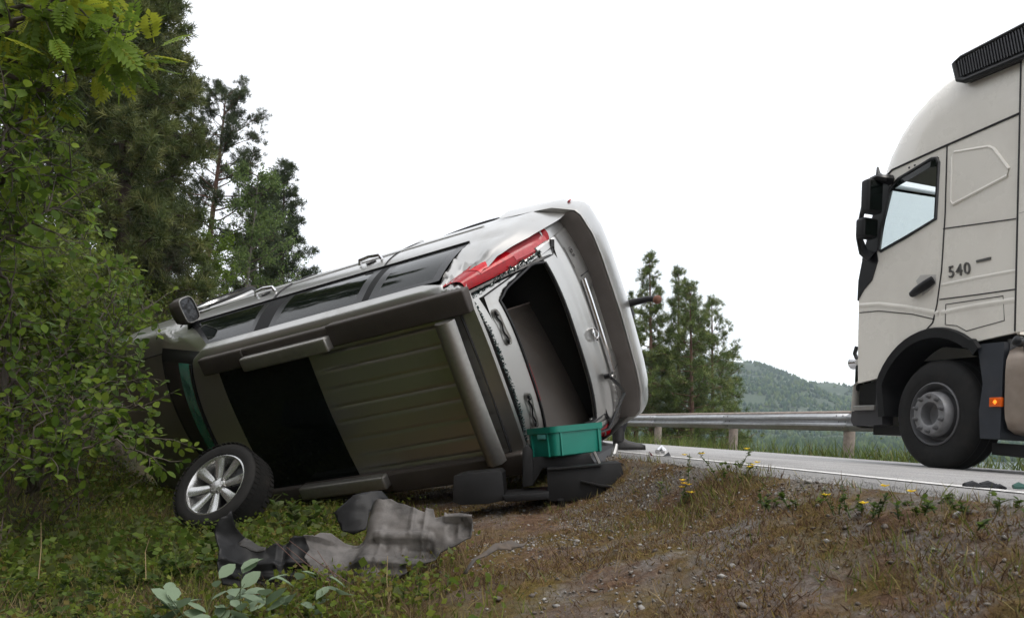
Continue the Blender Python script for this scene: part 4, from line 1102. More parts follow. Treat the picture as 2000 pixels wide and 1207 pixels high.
MB().plate([(-.62, .27), (-1.05, .25), (-1.05, .14), (-.62, .16)], .5, (0, -.1, 0), EX, EY, EN).build('under_guard', M['black_plastic'], TK)
MB().box((-.76, .006, .63), (.13, .03, .085)).build('marker_lamp', M['orange'], TK, True, bevel=.006)
MB().box((-.76, .023, .63), (.03, .006, .03), Matrix.Rotation(.78, 3, 'Y')).build('marker_glow', M['orange_lit'], TK)
MB().plate([(1.11, .86), (.72, .915), (.71, .50), (1.10, .50)], .05, (0, -.03, 0), EX, EY, EN).build('entry_recess', M['black_trim'], TK)
MB().plate([(1.175, .56), (1.10, .575), (.80, .565), (.78, .80), (.70, .84), (.68, .42), (1.14, .40), (1.185, .46)], .14, (0, .012, 0), EX, EY, EN).build('step_surround', mat('dark_bumper', (.035, .034, .036), .5, dirt=(.14, .12, .10, .5, .9, .5)), TK)
MB().box((.95, .02, .60), (.34, .05, .055)).build('entry_step', M['bare_metal'], TK, True, bevel=.012)
bf = MB(); vs = []
for x, z in ((1.10, .90), (1.17, .86), (1.19, .60), (1.17, .42), (1.05, .38)):
    for t in np.linspace(0, 1, 13): vs.append((x + .10 * (1 - abs(2 * t - 1) ** 4), .01 - t * (WT + .02), z))
bf.add(vs, [(i * 13 + j, i * 13 + j + 1, (i + 1) * 13 + j + 1, (i + 1) * 13 + j) for i in range(4) for j in range(12)]).build('front_bumper', M['white_paint'], TK, True)
MB().box((1.17, -.12, .95), (.10, .16, .30)).build('headlamp', M['glass_dark'], TK, True, bevel=.03)
MB().tube([(1.22, -.10, 1.13), (1.32, -.10, 1.13)], [.055, .075], 12).build('spot_lamp', M['chrome'], TK, True)
MB().tube([(1.14, .0, 1.30), (1.16, .01, 1.22), (1.13, .0, 1.16)], .022, 6).build('hinge_cover', M['black_trim'], TK, True)
MB().box((.60, -.40, .36), (.70, .6, .10)).build('engine_tray', M['black_trim'], TK)
MB().box((.5, -WT / 2, .75), (1.1, 1.3, .8)).build('engine_block', M['black_trim'], TK)
# chassis, tank, wheel
for y in (-.80, -1.66): MB().box((-1.8, y, .95), (5.2, .09, .28)).build('chassis_rail', M['hub_grey'], TK)
tk = MB(); vs = []; tp = []
for a in np.linspace(0, 2 * math.pi, 33)[:-1]:
    e = (abs(math.cos(a)) ** 5 + abs(math.sin(a)) ** 5) ** -.2; tp.append((-.33 + .34 * math.cos(a) * e, .74 + .40 * math.sin(a) * e))
for x in (-.835, -.85, -.88, -2.2, -2.25):
    k_ = 1.0 if x not in (-.835, -2.25) else .96
    vs += [(x, -.36 + (y + .36) * k_, .72 + (z - .72) * k_) for y, z in tp]
tk.add(vs, [(i * 32 + j, i * 32 + (j + 1) % 32, i * 32 + 32 + (j + 1) % 32, i * 32 + 32 + j) for i in range(4) for j in range(32)] + [tuple(range(32)), tuple(range(128, 160))])
tk.build('fuel_tank', M['tank'], TK, True, angle=40)
for i in range(3): MB().tube([(-1.02 - .07 * i, -.02, 1.12), (-1.06 - .07 * i, .0, 1.03), (-1.10 - .06 * i, .0, 1.0)], [.018, .022, .018], 6).build('hose', M['black_trim'], TK, True)
MB().box((-.815, -.10, 1.0), (.03, .08, .4)).build('tank_bracket', M['hub_grey'], TK)
MB().lathe([(-.02, .05), (.02, .05), (.03, .03), (.03, 0)], 12, 'y', (-.95, -.02, 1.16)).build('filler_cap', M['black_trim'], TK, True)
def truck_wheel(x, y, sg, detail=True):
    w = bpy.data.objects.new('wheel', None); col.objects.link(w); w.parent = TK
    w.location = (x, y, .53); w.rotation_euler = (0, 0, 0 if sg > 0 else math.pi)
    R, h, r0 = .545, .165, .315
    t = MB().lathe([(h - .025, r0 - .005), (h - .002, r0 + .01), (h + .004, r0 + .06), (h + .006, R - .16), (h - .004, R - .075), (h - .022, R - .035), (h - .05, R - .008), (h * .4, R), (-h * .4, R), (-h + .05, R - .008), (-h, R - .08), (-h, r0 + .03), (-h + .03, r0)], 64, 'y', (0, 0, 0), True)
    t.build('tyre', M['rubber'], w, True, angle=35)
    for yy_ in (.08, -.02, -.11): MB().lathe([(yy_ - .007, R + .001), (yy_ + .007, R + .001)], 48, 'y').build('tread_groove', M['seam'], w)
    rm = MB().lathe([(h - .022, r0 + .002), (h - .002, r0), (h + .006, r0 - .012), (h - .008, r0 - .025), (h - .055, r0 - .035), (h - .09, r0 - .055), (h - .085, .235), (h - .02, .215)], 56, 'y')
    rm.build('rim', M['hub_grey'], w, True, angle=40)
    MB().lathe([(h - .03, .225), (h + .035, .215), (h + .055, .20), (h + .058, .135), (h + .05, .118), (h - .06, .112), (h - .07, .06), (h - .06, 0)], 48, 'y').build('hub', mat('hub_light', (.23, .23, .235), .42, .3, var=.2, vscale=14, dirt=(.13, .11, .09, .5, .85, .5), dscale=8), w, True, angle=35)
    for i in range(10):
        a = 2 * math.pi * (i + .5) / 10
        MB().lathe([(h + .05, .026), (h + .066, .024), (h + .072, .018), (h + .092, .016), (h + .098, .008), (h + .098, 0)], 10, 'y', (.172 * math.cos(a), 0, .172 * math.sin(a))).build('wheel_nut', M['hub_grey'], w, True)
truck_wheel(0, -.185, 1); truck_wheel(0, -WT + .185, -1)
truck_wheel(-3.7, -.185, 1)
MB().tube([(-.0, -.3, .53), (0, -WT + .3, .53)], .07, 10).build('front_axle', M['hub_grey'], TK, True)
MB().box((-2.9, -WT / 2, 1.12), (2.6, 1.0, .06)).build('deck_plate', M['hub_grey'], TK)
MB().tube([(.45, -.55, 3.75), (.50, -.55, 4.05)], .006, 5).build('antenna', M['seam'], TK)
# ------------------------------------------------------------------ loose wheel
def wheel_matrix(c, axis_out, spin=0.0):
    """local -y = outer face direction"""
    yv = -np.array(axis_out, float); yv /= np.linalg.norm(yv)
    xv = np.cross(yv, [0, 0, 1.]); xv /= np.linalg.norm(xv); zv = np.cross(xv, yv)
    return frame(c, xv, yv, zv)
wc = P(437, 958, 5.7)
lw = thing('loose_wheel', 'torn-off car wheel with silver seven-spoke alloy rim lying against the overturned car', 'wheel', wheel_matrix(wc, (-.33, -.80, .50)))
alloy_wheel(lw, .335, .235)

# ------------------------------------------------------------------ torn grey underbody shield
def px_plane(O, en, pts):
    """photo points -> points on a plane in the scene"""
    out = []
    for a, b_ in pts:
        d = ray(a, b_); t = ((np.array(O) - np.array([0, 0, CZ])) @ np.array(en)) / (d @ np.array(en)); out.append(np.array([0, 0, CZ]) + d * t)
    return out
def relief_plate(name, m_, outline, O, en, thick, bumps, parent=None, nsub=.022, **props):
    """real sheet cut to an outline, finely meshed so that pressed ribs stand out; bumps(u,v)->height"""
    en = np.array(en, float); en /= np.linalg.norm(en)
    ex = np.cross([0, 0, 1.], en); ex /= np.linalg.norm(ex); ey = np.cross(en, ex)
    O = np.array(O)
    p3 = px_plane(O, en, outline)
    p2 = np.array([((q - O) @ ex, (q - O) @ ey) for q in p3])
    bm = bmesh.new()
    vv = [bm.verts.new((a, b_, 0)) for a, b_ in p2]
    f = bm.faces.new(vv)
    bmesh.ops.triangulate(bm, faces=[f])
    lo = p2.min(0); hi = p2.max(0)
    for ax in (0, 1):
        for c_ in np.arange(lo[ax] + nsub, hi[ax], nsub):
            co = [0, 0, 0]; co[ax] = c_; no = [0, 0, 0]; no[ax] = 1
            bmesh.ops.bisect_plane(bm, geom=bm.verts[:] + bm.edges[:] + bm.faces[:], plane_co=co, plane_no=no, dist=1e-5)
    for v in bm.verts:
        v.co.z = bumps((v.co.x - lo[0]) / (hi[0] - lo[0]), (v.co.y - lo[1]) / (hi[1] - lo[1]), v.co.x, v.co.y)
    bmesh.ops.recalc_face_normals(bm, faces=bm.faces[:])
    me = bpy.data.meshes.new(name); bm.to_mesh(me); bm.free()
    for p_ in me.polygons: p_.use_smooth = True
    me.transform(frame(O, ex, ey, en))
    o = obj(name, me, m_, parent, **props)
    sm = o.modifiers.new('s', 'SOLIDIFY'); sm.thickness = thick; sm.offset = -1
    return o
sh_out = [(596, 1050), (618, 1055), (628, 1045), (645, 1038), (665, 1046), (690, 1048), (712, 1040), (714, 1012), (718, 1000), (722, 985), (735, 974), (748, 977), (765, 975), (778, 982), (790, 984), (812, 994), (830, 1000), (832, 990), (846, 992), (850, 1010), (872, 1007), (900, 1006), (923, 1008), (925, 1030), (918, 1050), (890, 1066), (860, 1078), (845, 1100), (822, 1108), (800, 1118), (780, 1136), (755, 1142), (690, 1146), (640, 1140), (622, 1128), (604, 1100), (610, 1080)]
sh_dark = [(425, 1050), (432, 1042), (440, 1030), (452, 1026), (462, 1015), (466, 1040), (478, 1050), (492, 1056), (500, 1062), (515, 1072), (535, 1060), (552, 1058), (575, 1045), (600, 1048), (618, 1055), (630, 1070), (640, 1100), (640, 1140), (600, 1132), (575, 1146), (560, 1140), (520, 1148), (500, 1136), (470, 1145), (440, 1148), (433, 1110), (437, 1085)]
sO = P(660, 1138, 3.42)
def plateau(q, a, b_, e): return smooth(a - e, a + e, q) * smooth(b_ + e, b_ - e, q)
def sh_bump(u, v, x, y):
    z = .05 * (fbm(u * 4.0, v * 3.0, 61) - .5) + .005 * (fbm(u * 18, v * 10, 62) - .5)
    z += .024 * plateau(v, .50, .60, .012) * plateau(u, .42, .76, .012)          # long pressed rib
    z += .020 * plateau(v, .20, .30, .012) * plateau(u, .30, .80, .02)
    z += .016 * plateau(v, .08, .13, .010) * plateau(u, .10, .70, .02)
    z -= .020 * plateau(v, .34, .44, .012) * plateau(u, .62, .78, .012)
    z += .010 * plateau(u, .62, .645, .006) * plateau(v, .55, .98, .02)
    z += .034 * smooth(.735, .745, v) * smooth(.82, .826, u) - .022 * plateau(v, .79, .82, .006) * smooth(.83, .84, u)
    z -= .028 * math.exp(-((u - .885) ** 2 / .0007 + (v - .62) ** 2 / .007))
    z -= .022 * plateau(u, .925, .985, .005) * plateau(v, .56, .70, .010)
    z += .012 * plateau(u, .455, .47, .004) * plateau(v, .10, .66, .01) + .005 * plateau(u, .70, .712, .004) * plateau(v, .2, .9, .01)
    for hu, hv in ((.50, .42), (.58, .42), (.68, .70), (.76, .48), (.33, .55)): z -= .014 * math.exp(-(((u - hu) / .012) ** 2 + ((v - hv) / .03) ** 2))
    z += .03 * smooth(.06, .0, v)
    z += .10 * smooth(.24, .0, u) + .06 * smooth(.5, .2, v) * (1 - u) - .07 * smooth(.42, .30, u) * smooth(.25, .0, u - .25) + .035 * math.sin(u * 17) * (v > .5) * smooth(.55, .2, u)
    z += .05 * smooth(.85, 1.0, u) * smooth(.3, .1, v)
    return z
shield_mat = M['grey_plastic']
sh = relief_plate('torn_shield', shield_mat, sh_out, sO, (-.10, -.83, .52), .006, sh_bump, nsub=.010,
                  label='torn grey plastic underbody shield lying among plants in front of the car', category='car part')
MB().tube([P(752 + dx, 1093 + dy, 3.40) for dx, dy in ((0, 0), (8, -1))], .01, 6)
def dark_bump(u, v, x, y):
    z = .09 * (fbm(u * 3.0, v * 2.0, 91) - .5) + .007 * (fbm(u * 14, v * 9, 92) - .5)
    z += .03 * plateau(v, .30, .36, .01) * plateau(u, .1, .8, .02) + .025 * plateau(v, .12, .17, .01) - .03 * plateau(u, .55, .62, .01) * plateau(v, .3, .8, .02)
    return z + .08 * smooth(.3, 0, u) + .05 * smooth(.6, 1.0, v)
dkl = relief_plate('torn_dark_liner', M['black_plastic'], sh_dark, P(530, 1140, 3.46), (.08, -.86, .48), .006, dark_bump, nsub=.012,
                   label='torn black plastic liner joining the grey shield, sunk in green plants', category='car part')
fold = relief_plate('bent_flap', M['grey_plastic'], [(466, 1062), (480, 1055), (498, 1062), (520, 1068), (518, 1074), (490, 1076), (470, 1070)], P(490, 1066, 3.40), (.0, -.5, .85), .005, lambda u, v, x, y: .01 * math.sin(u * 6), dkl)
dk = relief_plate('arch_liner_piece', M['black_plastic'], [(652, 1000), (690, 975), (745, 962), (760, 975), (735, 985), (722, 1010), (715, 1042), (690, 1050), (668, 1040)], P(700, 1010, 3.85), (.15, -.85, .5), .006,
                  lambda u, v, x, y: .05 * math.sin(u * 3) + .02 * (fbm(u * 6, v * 6, 5) - .5), label='curved black plastic wheel arch liner behind the torn grey shield', category='car part')
st_ = relief_plate('trim_strip', mat('muddy_plastic', (.055, .047, .041), .7, var=.3, dirt=(.09, .065, .045, .45, .65, .9), dscale=12), [(905, 1118), (925, 1098), (948, 1086), (966, 1068), (985, 1060), (998, 1050), (1012, 1053), (1032, 1048), (1024, 1056), (1008, 1062), (998, 1071), (972, 1078), (952, 1094), (930, 1102), (912, 1120)], P(950, 1085, 3.05), (.1, -.55, .83), .004,
                   lambda u, v, x, y: .03 * math.sin(u * 5) + .03 * (fbm(u * 9, v * 3, 7) - .5), label='narrow muddy plastic trim strip half sunk in the brown moss', category='car part')

# ------------------------------------------------------------------ black plastic bumper core under the tail
base = P(1050, 984, 4.75)
bt = thing('black_bumper_part', 'broken black plastic bumper moulding on the ground below the tailgate, a crate resting on it', 'car part', loc=base)
def bplate(px, Y, depth, nm, bev=.008, m_='black_plastic', dirn=(0.05, 1, .02)):
    pts = [P(a, b_, Y) for a, b_ in px]
    d = np.array(dirn, float); d /= np.linalg.norm(d)
    n = len(pts); vs = [q - base for q in pts] + [q + d * depth - base for q in pts]
    fs = [tuple(range(n)), tuple(range(2 * n - 1, n - 1, -1))] + [(i, (i + 1) % n, n + (i + 1) % n, n + i) for i in range(n)]
    return MB().add(vs, fs).build(nm, M[m_], bt, True, bevel=bev, angle=30)
bplate([(886, 929), (905, 925), (975, 919), (981, 924), (984, 962), (986, 977), (950, 984), (900, 986), (884, 980)], 4.80, .34, 'end_box', .004)
bplate([(982, 968), (1072, 960), (1074, 975), (986, 980)], 4.74, .45, 'shelf')
bplate([(1068, 914), (1130, 911), (1180, 905), (1212, 903), (1221, 935), (1228, 974), (1180, 979), (1070, 979)], 4.82, .30, 'main_box', .005)
bplate([(1020, 875), (1032, 868), (1040, 880), (1042, 948), (1020, 952)], 4.95, .30, 'upright')
bplate([(1040, 893), (1150, 884), (1164, 906), (1130, 912), (1060, 915), (1040, 950)], 4.98, .35, 'support')
bplate([(1070, 915), (1178, 906), (1172, 911), (1070, 919)], 4.80, .30, 'top_flange', .003)
bplate([(1135, 938), (1175, 946), (1210, 950), (1215, 945), (1216, 953), (1175, 951), (1135, 941)], 4.79, .06, 'edge_rib', .003)
bplate([(1222, 925), (1240, 928), (1262, 927), (1270, 945), (1262, 953), (1228, 962)], 4.98, .25, 'end_flap', .006)
bplate([(1212, 903), (1222, 908), (1232, 925), (1225, 935)], 4.95, .3, 'gusset', .005)
MB().tube([P(1160, 882, 4.93) - base, P(1172, 908, 4.93) - base], .010, 6).build('pale_edge_tube', M['bare_metal'], bt, True)
MB().tube([P(1095, 975, 4.80) - base, P(1097, 992, 4.82) - base], [.02, .025], 8).build('mounting_peg', M['black_plastic'], bt, True)
# inner lining hanging from the tail: black pan and pale lower corner
pan_ = thing('hanging_trim', 'black curved inner trim hanging between crate and bumper end', 'car part', loc=P(1180, 890, 5.35))
b0 = P(1180, 890, 5.35)
MB().add([P(a, b_, y_) - b0 for a, b_, y_ in ((1155, 872, 5.30), (1205, 868, 5.45), (1200, 885, 5.40), (1180, 905, 5.25), (1165, 908, 5.2), (1155, 895, 5.25))], [tuple(range(6))]).build('pan', M['black_trim'], pan_)
MB().tube([P(1204, 868, 5.43) - b0, P(1200, 886, 5.38) - b0, P(1194, 906, 5.3) - b0], [.012, .022, .018], 8).build('pale_lip', M['silver'], pan_, True)
MB().tube([P(1150, 904, 5.2) - b0, P(1175, 905, 5.22) - b0, P(1192, 896, 5.32) - b0], .006, 6).build('thin_rod', M['bare_metal'], pan_, True)

# ------------------------------------------------------------------ green crate
cr0 = P(1086, 892, 4.86)
yaw = math.radians(33)
cx = np.array([math.cos(yaw) * .996, math.sin(yaw) * .996, .085]); cx /= np.linalg.norm(cx)
cyv = np.array([-math.sin(yaw), math.cos(yaw), -.04]); cyv -= cx * (cyv @ cx); cyv /= np.linalg.norm(cyv); czv = np.cross(cx, cyv)
ck = thing('green_crate', 'green plastic storage crate with a slot handle, resting on black bumper part', 'crate', frame(cr0, cx, cyv, czv))
Lc, Wc, Hc, T_ = .385, .29, .185, .006
def wallp(poly, O, ex, ey, en, nm, holes=()): return MB().plate(poly, T_, O, ex, ey, en, holes).build(nm, M['crate'], ck)
tp_ = .012                                              # slight draft
vs = []
def ringv(z, o): 
    r = .035; out = []
    for (qx, qy, a0) in ((Lc - r, r, -90), (Lc - r, Wc - r, 0), (r, Wc - r, 90), (r, r, 180)):
        for a in (0, 30, 60, 90):
            t = math.radians(a0 + a); out.append((qx + (r + o) * math.cos(t), qy + (r + o) * math.sin(t), z))
    return out
shell = MB()
rings = [ringv(0, -.012), ringv(.006, -.004), ringv(Hc - .04, .004), ringv(Hc - .038, .014), ringv(Hc, .016), ringv(Hc, .002), ringv(Hc - .03, -.003), ringv(.012, -.012)]
vs = [q for r_ in rings for q in r_]
fs = []
for i in range(len(rings) - 1):
    for j in range(16):
        f = (i * 16 + j, i * 16 + (j + 1) % 16, (i + 1) * 16 + (j + 1) % 16, (i + 1) * 16 + j)
        if i == 1 and j in (11,): pass
        fs.append(f)
fs += [tuple(range(16)), tuple(7 * 16 + j for j in range(16))]
shell.add(vs, fs).build('crate_shell', M['crate'], ck, True, angle=35)
for (x, y) in ((.045, -.006), (Lc - .045, -.006)): MB().box((x, y, Hc * .40), (.010, .012, Hc * .76)).build('rib', M['crate'], ck)
MB().box((-.006, Wc * .42, Hc - .058), (.010, .085, .030)).build('handle_slot', M['crate_in'], ck, True, bevel=.004)
for y in (.06, Wc - .06): MB().box((-.006, y, Hc * .40), (.012, .010, Hc * .76)).build('rib', M['crate'], ck)

# ------------------------------------------------------------------ broken folding frame by the road edge
f0 = P(1300, 905, 5.35)
fc = thing('broken_folding_frame', 'bent chrome tube frame with wooden slats and torn metal on the road edge', 'debris', loc=f0)
def fp(a, b_, Y): return P(a, b_, Y) - f0
MB().tube([fp(1236, 904, 5.3), fp(1290, 908, 5.2), fp(1350, 912, 5.1), fp(1357, 910, 5.12), fp(1365, 901, 5.2)], .010, 8).build('chrome_tube', M['chrome'], fc, True)
MB().tube([fp(1232, 893, 5.5), fp(1275, 893, 5.45), fp(1325, 898, 5.35)], .012, 8).build('dark_tube', M['hub_grey'], fc, True)
MB().tube([fp(1290, 898, 5.4), fp(1275, 904, 5.25)], .012, 6).build('cross_tube', M['chrome'], fc, True)
MB().tube([fp(1283, 897, 5.4), fp(1265, 903, 5.25)], .009, 6).build('cross_tube', M['bare_metal'], fc, True)
for a, b_ in (((1240, 898), (1268, 901)), ((1292, 903), (1330, 904))):
    p0, p1 = fp(*a, 5.4), fp(*b_, 5.35); d = (p1 - p0); L_ = np.linalg.norm(d)
    MB().box((p0 + p1) / 2, (L_, .10, .015), Matrix.Rotation(math.atan2(d[1], d[0]), 3, 'Z')).build('wooden_slat', M['wood_brown'], fc)
MB().add([fp(1268, 881, 5.5), fp(1279, 893, 5.4), fp(1272, 893, 5.45), fp(1266, 885, 5.55)], [(0, 1, 2, 3)]).build('bent_plate', M['chrome'], fc)
MB().tube([fp(1284, 882, 5.45), fp(1292, 877, 5.5), fp(1302, 882, 5.45)], [.018, .030, .016], 9).build('metal_knuckle', M['chrome'], fc, True)
MB().add([fp(1292, 893, 5.38), fp(1306, 882, 5.4), fp(1311, 892, 5.4), fp(1300, 894, 5.3)], [(0, 1, 2, 3)]).build('dark_bracket', M['black_trim'], fc)
for i in range(9): MB().tube([fp(1332 + random.uniform(-6, 14), 900 + random.uniform(-5, 3), 5.3), fp(1336 + random.uniform(-4, 14), 904 + random.uniform(-3, 3), 5.2)], .008, 5).build('spring_scrap', M['hub_grey'], fc, True)
# small dark scrap and gloves on the lane edge
g0 = road_pt(2.55, 2.30, .012)
gl_ = thing('dark_gloves', 'pair of crumpled dark work gloves on the white edge line', 'gloves', loc=P(1918, 957, 3.0))
g0 = P(1918, 957, 3.0)
for k_, (ox, oy) in enumerate(((-.035, 0), (.03, .01))):
    pm = MB().tube([(ox - .03, oy, .012), (ox, oy, .016), (ox + .025, oy + .004, .012)], [.016, .020, .014], 8)
    for f_ in range(4): pm.tube([(ox + .02, oy - .012 + .008 * f_, .012), (ox + .04, oy - .016 + .01 * f_, .014 + .003 * (f_ % 2)), (ox + .055, oy - .02 + .012 * f_, .006)], [.007, .007, .005], 6)
    pm.tube([(ox - .005, oy - .015, .012), (ox + .01, oy - .03, .010)], [.008, .006], 6)
    pm.build('glove', M['cloth_dark'], gl_, True)
gsc = thing('green_scrap', 'small dark green plastic scrap on the road edge', 'debris', loc=P(1990, 957, 2.86))
MB().tube([(-.02, 0, .012), (0, 0, .016), (.02, .004, .012)], [.008, .014, .010], 7).build('scrap', mat('dark_green_plastic', (.01, .07, .055), .5), gsc, True)

# ------------------------------------------------------------------ person crouching behind the car (only one boot shows)
def skin_body(name, nodes, edges, m_, parent, sub=2, root=0):
    me = bpy.data.meshes.new(name); me.from_pydata([n_[0] for n_ in nodes], edges, [])
    o = obj(name, me, m_, parent)
    sk = o.modifiers.new('skin', 'SKIN'); sk.use_smooth_shade = True
    if not me.skin_vertices: me.skin_vertices.new()
    for i, n_ in enumerate(nodes): me.skin_vertices[0].data[i].radius = (n_[1], n_[1] if len(n_) < 3 else n_[2]); me.skin_vertices[0].data[i].use_root = (i == root)
    ss_ = o.modifiers.new('sub', 'SUBSURF'); ss_.levels = sub; ss_.render_levels = sub
    return o
gz = float(road_pt(*reversed(ls(1.02, 7.35)))[2])
pr = thing('person', 'person in dark work clothes crouching behind the car, one black boot showing', 'person', loc=(.90, 7.35, gz))
pr.rotation_euler = (0, 0, 0)
nodes = [((-.18, 0, .42), .15), ((-.16, 0, .60), .145), ((-.08, 0, .78), .155), ((0, 0, .92), .13), ((.03, 0, 1.02), .06),
         ((-.14, -.10, .38), .10), ((.14, -.13, .50), .075), ((.10, -.12, .26), .058), ((.065, -.12, .14), .052),
         ((-.14, .10, .38), .10), ((.16, .16, .42), .075), ((-.02, .14, .20), .058), ((-.16, .13, .12), .052),
         ((.0, -.20, .88), .065), ((-.06, -.27, .66), .048), ((-.22, -.20, .56), .038),
         ((.0, .20, .88), .065), ((-.04, .27, .68), .048), ((-.20, .20, .58), .038)]
edges = [(0, 1), (1, 2), (2, 3), (3, 4), (0, 5), (5, 6), (6, 7), (7, 8), (0, 9), (9, 10), (10, 11), (11, 12), (3, 13), (13, 14), (14, 15), (3, 16), (16, 17), (17, 18)]
skin_body('body', nodes, edges, M['cloth_dark'], pr)
hn = [((.03, 0, 1.02), .055), ((.06, 0, 1.10), .085), ((.07, 0, 1.18), .10), ((.06, 0, 1.25), .085), ((.155, 0, 1.13), .018)]
skin_body('head', hn, [(0, 1), (1, 2), (2, 3), (1, 4)], M['skin'], pr)
skin_body('hair', [((.03, 0, 1.20), .10), ((.05, 0, 1.27), .085), ((0, 0, 1.12), .07)], [(0, 1), (0, 2)], mat('brown_hair', (.05, .03, .02), .7), pr)
for yv_, xv_ in ((-.20, -.23), (.20, -.21)):
    hb_ = skin_body('hand', [((xv_, yv_, .56), .032), ((xv_ - .05, yv_ * .95, .545), .03)], [(0, 1)], M['skin'], pr, 1)
    for f_ in range(4): MB().tube([(xv_ - .06, yv_ * .95 - .024 + .016 * f_, .545), (xv_ - .10, yv_ * .9 - .024 + .016 * f_, .535), (xv_ - .115, yv_ * .9 - .022 + .015 * f_, .51)], [.009, .0085, .007], 7).build('finger', M['skin'], hb_, True)
    MB().tube([(xv_ - .02, yv_ * .82, .55), (xv_ - .055, yv_ * .72, .54), (xv_ - .075, yv_ * .72, .525)], [.011, .010, .008], 7).build('thumb', M['skin'], hb_, True)
def boot(ox, oy, heel=0.0):
    vs = []; secs = [(-.085, .030, .10), (-.06, .040, .135), (-.01, .043, .125), (.05, .043, .085), (.12, .048, .068), (.175, .044, .060), (.205, .026, .045)]
    for x, w, h in secs:
        for a in np.linspace(0, math.pi, 9): vs.append((ox + x, oy + w * math.cos(a), .022 + heel * max(0, .06 - x) + (h - .022) * math.sin(a) ** .7))
    n_ = 9
    b_ = MB().add(vs, [(i * n_ + j, i * n_ + j + 1, (i + 1) * n_ + j + 1, (i + 1) * n_ + j) for i in range(len(secs) - 1) for j in range(n_ - 1)] + [tuple(range(n_)), tuple((len(secs) - 1) * n_ + j for j in range(n_))])
    b_.tube([(ox - .035, oy, .08 + heel * .09), (ox - .035, oy, .20 + heel * .09)], [.055, .058], 12)
    o = b_.build('boot', M['boot'], pr, True, angle=60)
    sv = [(ox + x, oy + s_ * (w + .006), z + heel * max(0, .06 - x)) for x, w, h in secs for s_ in (-1, 1) for z in (0, .026)]
    fs = []
    for i in range(len(secs) - 1):
        q = i * 4; fs += [(q, q + 4, q + 5, q + 1), (q + 2, q + 3, q + 7, q + 6), (q, q + 2, q + 6, q + 4), (q + 1, q + 5, q + 7, q + 3)]
    fs += [(0, 1, 3, 2), (24, 26, 27, 25)]
    MB().add(sv, fs).build('sole', M['rubber'], o)
boot(.10, -.12); boot(-.14, .13, .5)
# ------------------------------------------------------------------ plants
def tri_leaf():
    v = np.array([(0, 0, 0), (.26, .22, .05), (.36, .52, .04), (.22, .82, .0), (0, 1.0, -.08), (-.22, .82, .0), (-.36, .52, .04), (-.26, .22, .05), (0, .35, -.02), (0, .68, -.03)], float)
    f = np.array([(0, 1, 8), (1, 2, 8), (2, 9, 8), (2, 3, 9), (3, 4, 9), (4, 5, 9), (5, 6, 9), (6, 8, 9), (6, 7, 8), (7, 0, 8)])
    return v[:, [0, 2, 1]] * np.array([1, 1, 1]), f           # leaf grows along +z, faces +-y
LEAF_V, LEAF_F = tri_leaf()
SIMPLE_V = np.array([(0, 0, 0), (.30, .05, .45), (0, -.05, 1.0), (-.30, .05, .45)]); SIMPLE_F = np.array([(0, 1, 2), (0, 2, 3)])
def tuft_t(n=14, w=.055, seed=1):
    r = np.random.default_rng(seed); V = []; F = []
    for k in range(n):
        a = r.uniform(0, 6.283); t = r.uniform(.25, 1.35)
        d = np.array([math.sin(t) * math.cos(a), math.sin(t) * math.sin(a), math.cos(t)])
        s_ = np.cross(d, r.normal(size=3)); s_ /= np.linalg.norm(s_)
        l_ = r.uniform(.7, 1.1); b_ = len(V)
        o_ = np.array([0, 0, r.uniform(0, .5)])
        V += [o_ - s_ * w * .5, o_ + s_ * w * .5, o_ + d * l_]; F.append((b_, b_ + 1, b_ + 2))
    return np.array(V), np.array(F)
TUFT = [tuft_t(16, .085, 1), tuft_t(16, .085, 2)]
def tubes(paths, radii, n=5):
    """many tapered tubes in one mesh"""
    mb_v = []; mb_f = []; off = 0
    for pts, rr in zip(paths, radii):
        pts = np.asarray(pts, float); m_ = len(pts)
        t = np.gradient(pts, axis=0); t /= (np.linalg.norm(t, axis=1, keepdims=True) + 1e-9)
        a = np.array([.31, .87, .38]); x = np.cross(t, a); x /= (np.linalg.norm(x, axis=1, keepdims=True) + 1e-9); y = np.cross(t, x)
        an = np.arange(n) * 2 * math.pi / n
        ring = pts[:, None, :] + (x[:, None, :] * np.cos(an)[None, :, None] + y[:, None, :] * np.sin(an)[None, :, None]) * np.asarray(rr)[:, None, None]
        mb_v.append(ring.reshape(-1, 3))
        i = np.arange(m_ - 1)[:, None] * n; k = np.arange(n)[None, :]
        q = np.stack([i + k, i + (k + 1) % n, i + n + (k + 1) % n, i + n + k], -1).reshape(-1, 4) + off
        mb_f.append(q); off += m_ * n
    return np.concatenate(mb_v), np.concatenate(mb_f)
def curve(p0, d0, L_, n, wob, up=0.0, r=None):
    r = r or rng
    pts = [np.array(p0, float)]; d = np.array(d0, float); d /= np.linalg.norm(d)
    for k in range(n):
        d = d + r.normal(0, wob, 3) + np.array([0, 0, up]); d /= np.linalg.norm(d)
        pts.append(pts[-1] + d * L_ / n)
    return np.array(pts)
def wcolors(n, pal, jit=.2):
    pal = np.array(pal); c = pal[rng.integers(0, len(pal), n)] * rng.uniform(1 - jit, 1 + jit, (n, 1)); return c
PINE_PAL = [(.055, .085, .022), (.075, .105, .028), (.042, .066, .020), (.10, .12, .034)]

